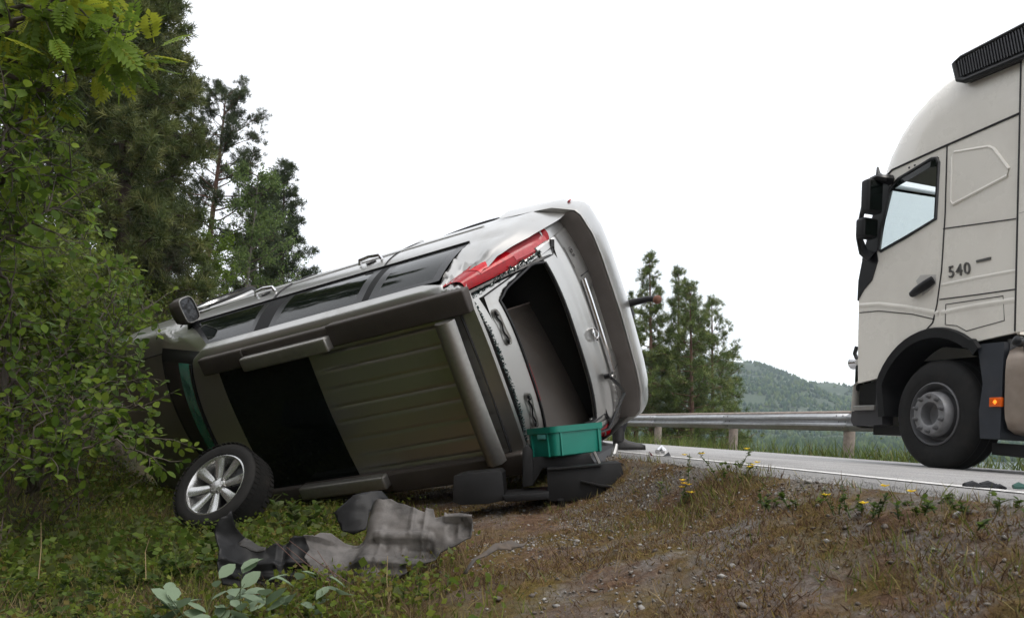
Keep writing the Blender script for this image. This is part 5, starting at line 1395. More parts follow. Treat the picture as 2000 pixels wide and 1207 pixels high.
def pine(label, X, Y, H, crown0, Rmax, nbr, tuft=.22, ntuft=22, lean=(0, 0), pal=PINE_PAL, shape='scots', group=None, trunk_r=.12, dead=0, name='pine_tree', sink=.15):
    gz = float(ground_z(X, Y)) - sink
    t = thing(name, label, 'tree', loc=(X, Y, gz), group=group)
    hs = np.linspace(0, 1, 14)
    wob = np.cumsum(rng.normal(0, .012 * H / 10, (14, 2)), 0)
    tr = np.stack([lean[0] * hs * H + wob[:, 0], lean[1] * hs * H + wob[:, 1], hs * H], 1)
    def at_(f): return np.array([np.interp(f, hs, tr[:, k]) for k in range(3)])
    V, F = tubes([tr], [trunk_r * (1 - .88 * hs ** 1.1)], 9)
    bk_ = M['bark_dark'] if shape == 'dense' else M['bark_pine']
    obj('trunk', fast_mesh('trunk', V, F, None, True), bk_, t)
    paths, rad, tp, td = [], [], [], []
    for b in range(nbr):
        f = crown0 + (1 - crown0) * ((b + rng.random()) / nbr) ** .9
        f = min(f, .985)
        u = (f - crown0) / (1 - crown0)
        if shape == 'scots': R_ = Rmax * (.35 + .65 * math.sin(math.pi * min(1, .18 + .80 * u)) ) * rng.uniform(.55, 1.1)
        elif shape == 'spire': R_ = Rmax * (1.02 - .93 * u) * rng.uniform(.7, 1.1)
        else: R_ = Rmax * (1.0 - .80 * u ** 1.5) * rng.uniform(.6, 1.1)
        a = b * 2.399 + rng.normal(0, .4); el = (-.10 + .75 * u ** 1.5) + rng.normal(0, .12)
        d = np.array([math.cos(a) * math.cos(el), math.sin(a) * math.cos(el), math.sin(el)])
        p = curve(at_(f), d, R_, 5, .10, .05 if shape != 'spire' else .09)
        paths.append(p); rad.append(np.linspace(.028 * trunk_r / .12 * (1.1 - .7 * u), .006, 6))
        nb = max(4, int(ntuft * R_ / Rmax))
        for k in range(nb):
            q = rng.uniform(.30 if shape == 'scots' else .12, 1.0) ** .8
            base_ = np.array([np.interp(q * 5, np.arange(6), p[:, i]) for i in range(3)])
            dd = d + rng.normal(0, .75, 3) + np.array([0, 0, .15]); dd /= np.linalg.norm(dd)
            l2 = R_ * rng.uniform(.10, .30) * (1.25 - .5 * q)
            tip = base_ + dd * l2
            if k % 2 == 0: paths.append(np.stack([base_, (base_ + tip) / 2 + rng.normal(0, .02, 3), tip])); rad.append(np.array([.008, .006, .004]))
            m_ = 3 if rng.random() < .7 else 2
            for j in range(m_):
                tp.append(base_ + (tip - base_) * rng.uniform(.45, 1.05) + rng.normal(0, tuft * .25, 3)); td.append(dd * .6 + rng.normal(0, .35, 3) + np.array([0, 0, .45]))
    if shape == 'dense':                                   # short inner twigs that clothe the trunk
        for k in range(int(nbr * 3)):
            f = crown0 + (1 - crown0) * rng.random(); a = rng.uniform(0, 6.28); tp.append(at_(f) + np.array([math.cos(a), math.sin(a), 0]) * rng.uniform(.1, .5)); td.append(np.array([math.cos(a), math.sin(a), .3]))
    for k in range(dead):
        f = crown0 * rng.uniform(.35, 1.0); a = rng.uniform(0, 6.28)
        p = curve(at_(f), (math.cos(a), math.sin(a), rng.uniform(-.1, .2)), Rmax * rng.uniform(.25, .7), 4, .18); paths.append(p); rad.append(np.linspace(.014, .003, 5))
    top = at_(1.0)
    for k in range(6): tp.append(top + rng.normal(0, .05, 3)); td.append(np.array([0, 0, 1.]) + rng.normal(0, .4, 3))
    V, F = tubes(paths, rad, 4)
    obj('branches', fast_mesh('branches', V, F), bk_, t, kind='stuff')
    tp = np.array(tp); td = np.array(td); n = len(tp)
    TV, TF = TUFT[0]
    V, F = instances(TV, TF, tp, rot_from(td, rng.uniform(0, 6.28, n)), tuft * rng.uniform(.7, 1.25, n))
    cc = np.repeat(wcolors(n, pal, .25), len(TV), 0)
    obj('crown', fast_mesh('crown', V, F, cc), M['needle'], t, kind='stuff')
    return t

def broad_tree(label, X, Y, H, R_, nbr, leaf, nleaf, pal, name='birch_tree', lean=(0, 0), crown0=.25, trunk_r=.06, bark='bark_grey', group=None, cat='tree', simple=True, up=.05):
    gz = float(ground_z(X, Y)) - .1
    t = thing(name, label, cat, loc=(X, Y, gz), group=group)
    hs = np.linspace(0, 1, 10); wob = np.cumsum(rng.normal(0, .015 * H / 5, (10, 2)), 0)
    tr = np.stack([lean[0] * hs * H + wob[:, 0], lean[1] * hs * H + wob[:, 1], hs * H], 1)
    V, F = tubes([tr], [trunk_r * (1 - .85 * hs)], 7)
    obj('trunk', fast_mesh('trunk', V, F, None, True), M[bark], t)
    paths, rad, lp, ld = [], [], [], []
    for b in range(nbr):
        f = crown0 + (1 - crown0) * ((b + .5) / nbr); u = (f - crown0) / (1 - crown0)
        a = b * 2.399 + rng.normal(0, .5); el = rng.uniform(.1, .8)
        L_ = R_ * (1.05 - .65 * u) * rng.uniform(.6, 1.15)
        p0 = np.array([np.interp(f, hs, tr[:, k]) for k in range(3)])
        p = curve(p0, (math.cos(a) * math.cos(el), math.sin(a) * math.cos(el), math.sin(el)), L_, 6, .14, up); paths.append(p); rad.append(np.linspace(.016, .003, 7) * trunk_r / .06)
        for k in range(7):
            q = rng.uniform(.25, 1.0); b0 = np.array([np.interp(q * 6, np.arange(7), p[:, i]) for i in range(3)])
            p2 = curve(b0, rng.normal(0, 1, 3) + (p[-1] - p[0]) / L_, L_ * .35, 3, .2, 0); paths.append(p2); rad.append(np.linspace(.005, .0015, 4))
            m_ = max(1, int(nleaf / (nbr * 7)))
            qq = rng.uniform(.1, 1.08, m_)
            for i2 in qq:
                lp.append(np.array([np.interp(i2 * 3, np.arange(4), p2[:, i]) for i in range(3)]) + rng.normal(0, leaf * .7, 3)); ld.append(rng.normal(0, 1, 3) + np.array([0, 0, -.3]))
    V, F = tubes(paths, rad, 4); obj('branches', fast_mesh('branches', V, F), M['twig'], t, kind='stuff')
    lp = np.array(lp); n = len(lp)
    TV, TF = (SIMPLE_V, SIMPLE_F) if simple else (LEAF_V, LEAF_F)
    V, F = instances(TV, TF, lp, rot_from(np.array(ld), rng.uniform(0, 6.28, n)), leaf * rng.uniform(.7, 1.3, n))
    obj('crown', fast_mesh('crown', V, F, np.repeat(wcolors(n, pal, .25), len(TV), 0)), M['leaf'], t, kind='stuff')
    return t
def at_px(px, Y): return (px - 1000) / FPX * Y, Y

# --- pines across the road, by the lake
gp = 'pines beyond the guardrail'
for px, Y, H, R_, n, lab in ((1272, 29.0, 7.6, 1.7, 56, 'tallest slender pine of the clump beyond the guardrail, nearest the car'), (1323, 30.0, 7.8, 1.7, 56, 'slender pine with straight top next to the tallest pine beyond the guardrail'),
                             (1352, 28.0, 6.7, 2.2, 56, 'bushy lower pine in front of the clump beyond the guardrail'), (1390, 31.0, 7.5, 2.7, 56, 'wide pine with long side limbs at the lake end of the clump'), (1243, 33.0, 7.2, 1.2, 34, 'small pine half hidden behind the car bumper')):
    X, Y = at_px(px, Y); pine(lab, X, Y, H, .12, R_, n, .21, 30, (rng.normal(0, .008), 0), shape='spire', group=gp, trunk_r=.11, pal=[(.10, .145, .036), (.135, .175, .046), (.08, .115, .034), (.16, .185, .058)])
# --- pines and birches on the bank, left
X, Y = at_px(225, 15.0); pine('big dark dense pine on the bank behind the bushes', X, Y, 11.5, .10, 1.55, 100, .22, 34, shape='dense', trunk_r=.16, pal=[(.078, .105, .026), (.11, .13, .036), (.055, .078, .022), (.14, .148, .045)], dead=8)
X, Y = at_px(292, 19.0); pine('dense pine beside the big dark pine, its top above the slender pine', X, Y, 12.5, .12, 1.35, 90, .24, 30, shape='dense', trunk_r=.17, pal=[(.078, .105, .026), (.115, .132, .036), (.055, .078, .022)])
X, Y = at_px(188, 18.5); pine('dark pine half hidden behind the leafy roadside tree', X, Y, 12.0, .10, 1.9, 90, .24, 34, shape='dense', trunk_r=.16, pal=[(.068, .095, .026), (.10, .122, .034), (.05, .072, .022)])
X, Y = at_px(50, 19.0); pine('dark pine far back behind the aspen sapling', X, Y, 13.0, .06, 2.1, 90, .26, 30, shape='dense', trunk_r=.16, pal=[(.068, .095, .026), (.10, .122, .034), (.05, .072, .022)])
X, Y = at_px(-40, 15.0); pine('dark pine behind the rowan branches', X, Y, 11.0, .06, 1.9, 80, .26, 30, shape='dense', trunk_r=.16, pal=[(.068, .095, .026), (.10, .122, .034), (.05, .072, .022)])
X, Y = at_px(378, 26.0); pine('slender open-crowned pine with reddish bare trunk on the bank', X, Y, 9.2, .30, 2.0, 64, .20, 32, (.085, 0), shape='scots', trunk_r=.15, dead=6, pal=[(.05, .07, .025), (.06, .08, .03), (.04, .055, .022)])
X, Y = at_px(548, 33.0); pine('dark bushy pine at the end of the bank trees, next to open sky', X, Y, 10.6, .08, 1.75, 90, .26, 30, shape='dense', trunk_r=.14, pal=[(.045, .068, .022), (.06, .085, .026), (.035, .052, .02)])
X, Y = at_px(500, 34.0); pine('smaller pine between the aspen and the dark bushy pine', X, Y, 8.6, .10, 1.6, 70, .26, 34, shape='dense', trunk_r=.12)
X, Y = at_px(316, 15.5); pine('thin half-dead conifer with bare lower twigs on the heath bank', X, Y, 3.4, .30, .8, 40, .16, 16, shape='spire', trunk_r=.055, dead=26, pal=[(.06, .06, .035), (.05, .06, .025)])
X, Y = at_px(452, 25.0); broad_tree('pale green aspen leaning right among the bank pines', X, Y, 7.4, 2.1, 34, .085, 9000, [(.13, .19, .055), (.17, .23, .075), (.10, .155, .05)], 'aspen_tree', (.10, 0), .35, .09)
X, Y = at_px(405, 21.0); broad_tree('bright green young birch below the slender pine', X, Y, 4.6, 1.5, 30, .065, 8000, [(.115, .18, .025), (.15, .215, .03), (.09, .145, .024)], 'birch_tree', (.02, 0), .10, .05)
X, Y = at_px(492, 21.0); broad_tree('yellow green shrub on the bank above the car mirror', X, Y, 3.2, 1.2, 28, .055, 7000, [(.15, .18, .03), (.18, .20, .036), (.115, .145, .025)], 'young_birch', (0, 0), .05, .04)
for px, Y, H, lab in ((352, 17.0, 1.9, 'low green shrub beside the half-dead conifer'), (425, 17.5, 1.9, 'low yellowish shrub on the heath above the car front'), (275, 14.5, 1.7, 'small leafy shrub below the big dark pine'), (530, 26.0, 2.8, 'green shrub close to the dark bushy pine'), (140, 11.0, 1.7, 'small green shrub on the dark heath bank'), (30, 9.0, 1.6, 'dark leafy shrub behind the aspen sapling'), (55, 7.4, 1.3, 'low leafy shrub on the bare bank behind the alder bush'), (5, 6.4, 1.2, 'small leafy shrub at the foot of the aspen sapling'), (200, 10.5, 1.5, 'leafy shrub growing behind the tall hazel bush'), (455, 20.0, 2.2, 'bright shrub under the leaning aspen'), (80, 13.0, 2.6, 'tall green shrub between the pines and the sapling')):
    X, Y = at_px(px, Y); broad_tree(lab, X, Y, H, H * .7, 20, .055, 3600, [(.11, .15, .024), (.14, .175, .03), (.085, .12, .022)], 'bank_shrub', (0, 0), .05, .025, cat='shrub', group='shrubs on the bank')
# trees of the same bank further back along the road (mirrored in the car and lorry windows)
for k, (lt, s_) in enumerate(((-4.5, -3), (-5.5, -8), (-3.8, -13), (-8, -5), (-7, -15), (-4.8, 2.5))):
    X = .967 * lt - .255 * s_; Y = .255 * lt + .967 * s_
    pine(['pine on the bank opposite the lorry, out of the picture', 'pine further back on the bank opposite the lorry', 'pine at the far back end of the verge', 'pine high on the bank behind the row', 'second pine high on the bank at its end', 'pine beside the rowan on the bank'][k], X, Y, 9 + k % 3, .10, 2.6, 46, .5, 16, shape='dense', trunk_r=.2, group='pines further along the bank', pal=[(.03, .048, .015), (.045, .06, .018)])

# --- leafy plants close by: the largest leaves are single objects, the rest one mass
def leaf_mesh(nm, TV, TF, c): return fast_mesh(nm, TV, TF, np.tile(np.array(c), (len(TV), 1)))
def leafy(label, name, cat, stems, leaf, pal, TV, TF, base, nodes=9, n_single=300, stem_r=.010, petiole=.3, twigs=8, twig_len=.28, twigL=7, droop=-.15, group=None):
    t = thing(name, label, cat, loc=base, group=group); b0 = np.array(base)
    paths, rad, lp, ld = [], [], [], []
    for p in stems:
        p = np.asarray(p) - b0; m_ = len(p); paths.append(p); rad.append(np.linspace(stem_r, stem_r * .3, m_))
        for k in range(twigs):
            q = rng.uniform(.15, 1.0) * (m_ - 1); b1 = np.array([np.interp(q, np.arange(m_), p[:, i]) for i in range(3)])
            dirn = (p[min(int(q) + 1, m_ - 1)] - p[max(int(q) - 1, 0)]); dirn /= np.linalg.norm(dirn) + 1e-9
            p2 = curve(b1, dirn * .5 + rng.normal(0, .8, 3) + np.array([0, -.15, .12]), twig_len * rng.uniform(.5, 1.3), 4, .18, 0); paths.append(p2); rad.append(np.linspace(stem_r * .4, .0012, 5))
            for j in range(twigL):
                f = (j + .6) / twigL; q0 = np.array([np.interp(f * 4, np.arange(5), p2[:, i]) for i in range(3)])
                td = p2[-1] - p2[0]; td /= np.linalg.norm(td) + 1e-9
                sd = np.cross(td, rng.normal(0, 1, 3)); sd /= np.linalg.norm(sd)
                lp.append(q0 + sd * leaf * petiole * .5); ld.append(td * .55 + sd * .9 + np.array([0, 0, droop]) + rng.normal(0, .2, 3))
            lp.append(p2[-1]); ld.append(td)
    V, F = tubes(paths, rad, 5); obj('stems', fast_mesh('stems', V, F, None, True), M['twig'], t, kind='stuff')
    lp = np.array(lp); ld = np.array(ld); n = len(lp); sz = leaf * rng.uniform(.55, 1.25, n)
    # blades turn their faces up and outwards
    z = ld / np.linalg.norm(ld, axis=1, keepdims=True); up_ = np.array([0, -.35, .95]) + rng.normal(0, .35, (n, 3))
    y = up_ - z * np.sum(up_ * z, 1, keepdims=True); y /= np.linalg.norm(y, axis=1, keepdims=True); x = np.cross(y, z)
    Rm = np.stack([x, y, z], 2)
    dist = np.linalg.norm(lp + b0 - np.array([0, 0, CZ]), axis=1); order = np.argsort(dist / sz)
    single = order[:n_single]; rest = order[n_single:]
    kinds = [leaf_mesh('leaf', TV, TF, np.array(c) * f) for c in pal for f in (.85, 1.15)]
    for me in kinds: me.materials.append(M['leaf'])
    for i in single:
        o = bpy.data.objects.new('leaf', kinds[rng.integers(0, len(kinds))]); col.objects.link(o); o.parent = t
        m4 = Matrix.Identity(4)
        for a in range(3):
            for b_ in range(3): m4[a][b_] = Rm[i, a, b_] * sz[i]
            m4[a][3] = lp[i, a]
        o.matrix_local = m4
    if len(rest):
        V, F = instances(TV, TF, lp[rest], Rm[rest], sz[rest])
        obj('foliage', fast_mesh('foliage', V, F, np.repeat(wcolors(len(rest), pal, .25), len(TV), 0)), M['leaf'], t, kind='stuff')
    return t
ALDER = [(.085, .14, .018), (.12, .185, .024), (.06, .105, .016), (.16, .22, .03)]
def stem_to(px0, py0, Y0_, pts, n=8):
    ctrl = [P(px0, py0, Y0_)] + [P(*q) for q in pts]; ctrl = np.array(ctrl)
    tt = np.linspace(0, len(ctrl) - 1, n * (len(ctrl) - 1))
    return np.stack([np.interp(tt, np.arange(len(ctrl)), ctrl[:, i]) for i in range(3)], 1) + rng.normal(0, .012, (len(tt), 3))
# low bush in front of the bonnet
bb = [P(60, 930, 4.9), P(150, 900, 5.2), P(20, 1000, 4.3)]
stems = [stem_to(60, 960, 4.8, [(90, 860, 4.7), (190, 800, 4.7), (300, 790, 4.75)]), stem_to(60, 960, 4.8, [(120, 880, 4.5), (220, 860, 4.5), (310, 900, 4.6)]), stem_to(60, 960, 4.8, [(60, 860, 4.5), (100, 790, 4.6), (160, 760, 4.8)]),
         stem_to(60, 960, 4.8, [(20, 850, 4.4), (10, 780, 4.4)]), stem_to(60, 960, 4.8, [(180, 850, 4.9), (260, 840, 5.0), (290, 860, 5.0)]), stem_to(60, 960, 4.8, [(90, 900, 4.3), (120, 860, 4.2), (200, 850, 4.2)]), stem_to(60, 960, 4.8, [(100, 830, 5.0), (200, 745, 5.1), (270, 745, 5.1)]), stem_to(60, 960, 4.8, [(150, 860, 4.9), (230, 790, 5.0), (285, 790, 5.0)]), stem_to(60, 960, 4.8, [(130, 820, 5.2), (190, 720, 5.4), (225, 670, 5.5)]), stem_to(60, 960, 4.8, [(40, 830, 4.9), (60, 740, 5.0), (120, 690, 5.1)])]
leafy('low alder bush with round leaves reaching over the car bonnet', 'alder_bush', 'bush', stems, .060, ALDER, LEAF_V, LEAF_F, P(60, 965, 4.8), twigs=15, twig_len=.24, twigL=7)
# taller bush on the bank behind
stems = [stem_to(160, 800, 6.6, [(160, 650, 6.5), (190, 540, 6.5), (150, 440, 6.5)]), stem_to(160, 800, 6.6, [(200, 680, 6.5), (250, 620, 6.6), (300, 590, 6.8)]), stem_to(160, 800, 6.6, [(130, 640, 6.3), (90, 560, 6.3), (100, 470, 6.3)]),
         stem_to(160, 800, 6.6, [(200, 700, 6.2), (230, 620, 6.2), (210, 520, 6.2)]), stem_to(160, 800, 6.6, [(170, 740, 6.2), (195, 700, 6.3), (215, 660, 6.5)]), stem_to(160, 800, 6.6, [(120, 700, 6.1), (60, 640, 6.1), (30, 560, 6.1)]), stem_to(160, 800, 6.6, [(170, 660, 6.8), (230, 570, 7.0), (270, 560, 7.1)]), stem_to(160, 800, 6.6, [(140, 720, 6.0), (120, 660, 6.0), (140, 610, 6.0)])]
leafy('tall sunlit hazel bush on the bank in front of the dark pine', 'hazel_bush', 'bush', stems, .068, ALDER, LEAF_V, LEAF_F, P(160, 800, 6.6), twigs=19, twig_len=.34, twigL=7)
# aspen branches along the left edge
stems = [stem_to(-60, 420, 4.6, [(20, 400, 4.5), (80, 370, 4.5), (140, 330, 4.5)]), stem_to(-60, 420, 4.6, [(10, 300, 4.5), (40, 220, 4.6), (60, 150, 4.7)]), stem_to(-60, 420, 4.6, [(20, 330, 4.3), (70, 290, 4.4), (100, 230, 4.5)]), stem_to(-60, 420, 4.6, [(0, 470, 4.3), (60, 440, 4.3), (110, 400, 4.4)]), stem_to(-60, 420, 4.6, [(-10, 520, 4.4), (20, 560, 4.4), (30, 620, 4.5)]), stem_to(-60, 420, 4.6, [(-20, 350, 4.0), (20, 250, 4.1), (20, 180, 4.1)])]
tz = float(ground_z(*P(-60, 900, 4.6)[:2]))
bse = P(-60, 420, 4.6); bse2 = np.array([bse[0], bse[1], tz])
stems.append(np.array([bse2, (bse2 + bse) / 2 + np.array([-.05, 0, 0]), bse]))
leafy('leafy aspen sapling at the verge with broad mid-green leaves', 'aspen_sapling', 'sapling', stems, .062, [(.11, .18, .024), (.15, .23, .03), (.085, .145, .022), (.19, .26, .035)], LEAF_V, LEAF_F, bse2, twigs=22, twig_len=.32, twigL=7, stem_r=.014)
# rowan with feathered leaves, upper left
def rowan_t():
    V = []; F = []
    def leaflet(c, d, l_, w):
        b_ = len(V); d = np.array(d) / np.linalg.norm(d); s_ = np.array([-d[2], 0, d[0]])
        V.extend([c, c + d * l_ * .45 + s_ * w + np.array([0, .02, 0]), c + d * l_ + np.array([0, -.02, 0]), c + d * l_ * .45 - s_ * w + np.array([0, .02, 0])]); F.extend([(b_, b_ + 1, b_ + 2), (b_, b_ + 2, b_ + 3)])
    for k in range(7):
        z = .18 + .11 * k; l_ = .34 * (1 - .35 * abs(k - 3) / 3)
        for sg in (-1, 1): leaflet(np.array([0, -.12 * (z ** 2), z]), (sg * .9, 0, .45), l_, .082)
    leaflet(np.array([0, -.10, .9]), (0, 0, 1), .26, .06)
    b_ = len(V); V.extend([np.array([-.012, 0, 0]), np.array([.012, 0, 0]), np.array([0, -.1, .95])]); F.append((b_, b_ + 1, b_ + 2))
    return np.array(V), np.array(F)
RV, RF = rowan_t()
stems = [stem_to(-80, 90, 4.9, [(60, 130, 4.6), (180, 140, 4.5), (280, 110, 4.5)]), stem_to(-80, 90, 4.9, [(40, 60, 4.5), (150, 50, 4.4), (240, 70, 4.4)]), stem_to(-80, 90, 4.9, [(20, 20, 4.5), (110, 0, 4.4), (190, -10, 4.4)]), stem_to(-80, 90, 4.9, [(20, 150, 4.4), (80, 180, 4.3), (130, 170, 4.3)]), stem_to(-80, 90, 4.9, [(0, 60, 4.2), (70, 20, 4.1), (140, -20, 4.1)]), stem_to(-80, 90, 4.9, [(60, 100, 4.8), (130, 90, 4.8), (230, 130, 4.7)]), stem_to(-80, 90, 4.9, [(-10, 0, 4.6), (30, -50, 4.6), (120, -60, 4.6)])]
tz = float(ground_z(*P(-80, 900, 4.9)[:2])); b1 = P(-80, 90, 4.9); b2 = np.array([b1[0], b1[1], tz])
stems.append(np.array([b2, (b1 + b2) / 2 + np.array([.04, 0, 0]), b1]))
leafy('rowan tree with feathered light green leaves overhanging the bank', 'rowan_tree', 'tree', stems, .20, [(.15, .23, .028), (.20, .28, .03), (.12, .19, .026), (.28, .31, .03)], RV, RF, b2, twigs=12, twig_len=.24, twigL=4, stem_r=.02, droop=-.35, n_single=260)

# --- small plants
def herb(label, name, px, py, Y, n, h, leaf, pal, flowers=0, group=None, spread=.08, TVF=(LEAF_V, LEAF_F), mat_='leaf', stemn=5):
    b0 = P(px, py, Y); b0[2] = float(ground_z(b0[0], b0[1])) - .01
    t = thing(name, label, 'plant', loc=b0, group=group)
    paths, rad, lp, ld, tips = [], [], [], [], []
    for k in range(stemn):
        p = curve((rng.normal(0, spread * .3), rng.normal(0, spread * .3), 0), (rng.normal(0, .35), rng.normal(0, .35), 1), h * rng.uniform(.6, 1.1), 5, .12, .03); paths.append(p); rad.append(np.linspace(.0028, .0012, 6)); tips.append(p[-1])
        for j in range(n):
            q = rng.uniform(.1, 1); lp.append(np.array([np.interp(q * 5, np.arange(6), p[:, i]) for i in range(3)])); a = rng.uniform(0, 6.28); ld.append(np.array([math.cos(a), math.sin(a), rng.uniform(.1, 1.0)]))
    for q_, r_ in zip(paths, rad):
        V, F = tubes([q_], [r_], 4); obj('stem', fast_mesh('stem', V, F), mat('stem_green', (.07, .09, .03), .7) if 'stem_green' not in bpy.data.materials else bpy.data.materials['stem_green'], t)
    lp = np.array(lp); nn = len(lp); Rm = rot_from(np.array(ld), rng.uniform(-.5, .5, nn)); sz = leaf * rng.uniform(.6, 1.25, nn)
    if mat_ == 'fur_leaf' or n * stemn <= 40:
        ks = [leaf_mesh('leaf', TVF[0], TVF[1], c) for c in pal]
        for me in ks: me.materials.append(M[mat_])
        for i in range(nn):
            o = bpy.data.objects.new('leaf', ks[i % len(ks)]); col.objects.link(o); o.parent = t; m4 = Matrix.Identity(4)
            for a in range(3):
                for b_ in range(3): m4[a][b_] = Rm[i, a, b_] * sz[i]
                m4[a][3] = lp[i, a]
            o.matrix_local = m4
    else:
        V, F = instances(TVF[0], TVF[1], lp, Rm, sz); obj('foliage', fast_mesh('foliage', V, F, np.repeat(wcolors(nn, pal, .25), len(TVF[0]), 0)), M[mat_], t, kind='stuff')
    for k in range(flowers):
        c_ = tips[k % len(tips)] + rng.normal(0, .012, 3) + np.array([0, 0, .008]); fb = MB()
        for j in range(5):
            a = j * 1.2566 + rng.uniform(0, .3); d = np.array([math.cos(a), math.sin(a), .45]); s_ = np.array([-math.sin(a), math.cos(a), 0])
            fb.add([c_, c_ + d * .010 + s_ * .009, c_ + d * .018, c_ + d * .010 - s_ * .009], [(0, 1, 2, 3)])
        fb.build('flower', M['petal'], t)
    return t
GRN = [(.07, .11, .02), (.09, .13, .025), (.055, .085, .018)]
herb('yellow-flowered vetch beside the black bumper part', 'yellow_flower_plant', 1330, 955, 3.9, 8, .10, .018, GRN, 6)
herb('leafy yellow-flowered plant standing highest at the asphalt edge', 'yellow_flower_plant', 1405, 945, 3.75, 26, .18, .020, GRN, 6, stemn=10, spread=.3)
herb('yellow-flowered plant amid dry grass on the verge in front of the lorry', 'yellow_flower_plant', 1705, 1000, 2.6, 22, .10, .016, GRN, 4, stemn=9, spread=.3)
for px, py, Y, lab in ((1560, 985, 3.0, 'low green weed on the verge between two flowering plants'), (1805, 1000, 2.45, 'dark green weed near the gloves on the verge'), (1950, 1010, 2.3, 'green clover clump below the green scrap'), (1365, 985, 3.8, 'tiny green weed in the gravel beside the bumper part')):
    herb(lab, 'roadside_weed', px, py, Y, 18, rng.uniform(.05, .09), .020, GRN, 0, stemn=9, spread=.35)
FUR = [(.20, .26, .17), (.23, .29, .20), (.17, .23, .14)]
herb('grey-green downy willow shoot in front of the torn shield', 'willow_shoot', 540, 1185, 2.85, 6, .27, .085, FUR, mat_='fur_leaf', stemn=6, spread=.22)
herb('grey-green downy willow shoot left of the torn shield', 'willow_shoot', 375, 1190, 2.85, 6, .24, .078, FUR, mat_='fur_leaf', stemn=6, spread=.24)
herb('smaller downy willow shoot between the two larger ones', 'willow_shoot', 455, 1205, 2.75, 4, .13, .065, FUR, mat_='fur_leaf', stemn=4, spread=.2)
herb('round-leaved green plant behind the torn shield, beside the loose wheel', 'leafy_plant', 585, 1030, 4.6, 16, .26, .055, [(.06, .10, .02), (.08, .12, .025), (.09, .11, .04)], stemn=9, spread=.22)
herb('round-leaved green plant under the car roof edge', 'leafy_plant', 660, 1030, 4.9, 12, .20, .045, [(.06, .10, .02), (.08, .12, .025), (.10, .10, .04)], stemn=7, spread=.2)
herb('round-leaved plant in front of the loose wheel', 'leafy_plant', 430, 1060, 4.4, 16, .16, .050, [(.06, .10, .02), (.085, .13, .025)], stemn=9, spread=.3)
herb('leafy plant at the left end of the torn shield', 'leafy_plant', 385, 1080, 3.9, 16, .17, .050, [(.06, .10, .02), (.085, .13, .025)], stemn=9, spread=.25)
herb('bright green sorrel at the front edge of the torn shield', 'leafy_plant', 600, 1160, 3.05, 14, .11, .035, [(.08, .13, .02), (.11, .16, .025)], stemn=8, spread=.18)
herb('small green plant at the right end of the torn shield', 'leafy_plant', 800, 1135, 3.05, 14, .12, .026, [(.08, .12, .02), (.10, .14, .025)], stemn=8, spread=.22)
for i, (px, py, Y, lab) in enumerate(((60, 1120, 3.4, 'green fern-like plant at the foot of the bank'), (150, 1150, 3.2, 'leafy herb patch left of the willow shoots'), (250, 1090, 3.8, 'leafy herb in front of the dark mossy bank'), (280, 1180, 2.9, 'low bilberry clump beside the willow shoot'))):
    herb(lab, 'leafy_plant', px, py, Y, 18, .14, .034, [(.06, .10, .018), (.09, .135, .025), (.05, .08, .015)], stemn=10, spread=.35)

# --- uncountable ground cover
BL_V = np.array([(-.5, 0, 0), (.5, 0, 0), (-.38, .12, .5), (.38, .12, .5), (0, .42, 1.0)]); BL_F = np.array([(0, 1, 3), (0, 3, 2), (2, 3, 4)])
def scatter(n, lat_rng, s_rng, dens):
    lat = rng.uniform(*lat_rng, n); s = rng.uniform(*s_rng, n)
    x = .967 * lat - .255 * s; y = .255 * lat + .967 * s
    k = rng.random(n) < dens(lat, s, x, y); k &= (y > 1.2)
    return x[k], y[k], lat[k], s[k]
def blades(name, n, lat_rng, s_rng, dens, hgt, wid, pal, label, lean=.35, hvar=.5):
    x, y, lat, s = scatter(n, lat_rng, s_rng, dens); n = len(x)
    pos = np.stack([x, y, ground_z(x, y) - .006], 1)
    R_ = rot_from(np.stack([rng.normal(0, lean, n), rng.normal(0, lean, n), np.ones(n)], 1), rng.uniform(0, 6.28, n))
    h = hgt * rng.uniform(1 - hvar, 1 + hvar, n); w = wid * rng.uniform(.6, 1.3, n)
    V, F = instances(BL_V, BL_F, pos, R_, np.stack([w, h, h], 1))
    return obj(name, fast_mesh(name, V, F, np.repeat(wcolors(n, pal, .3), 5, 0)), M['grass'], None, kind='stuff', label=label, category='ground cover')
clump = lambda x, y, sc_, sd, a, b_: smooth(a, b_, fbm(x * sc_, y * sc_, sd))
car_clear = lambda x, y: 1.0
gpal = [(.13, .16, .03), (.17, .19, .04), (.10, .13, .026), (.24, .20, .07)]
dpal = [(.20, .145, .075), (.14, .09, .05), (.26, .20, .11), (.10, .065, .04)]
blades('green_grass', 42000, (-1.9, 1.1), (1.5, 9), lambda la, s, x, y: (.25 + .75 * clump(x, y, 1.7, 41, .42, .6)) * smooth(.95, .1, la + .3 * (fbm(x * 1.5, y * 1.5, 4) - .5)), .075, .0055, gpal, 'green grass blades on the low ground left of the gravel')
blades('dry_grass', 46000, (-2.6, 1.6), (1.5, 8), lambda la, s, x, y: clump(x, y, 1.3, 43, .48, .62) * smooth(1.5, .2, la), .10, .0035, dpal, 'dry brown grass stalks among the green grass', .55)
blades('brown_moss', 230000, (-.4, 2.0), (.9, 7), lambda la, s, x, y: (.10 + .90 * clump(x, y, 2.2, 47, .42, .60)) * smooth(2.05, 1.8, la), .022, .0042, [(.16, .098, .052), (.24, .16, .075), (.105, .062, .038), (.20, .16, .045)], 'short brown moss and dead grass over the gravel verge', .9)
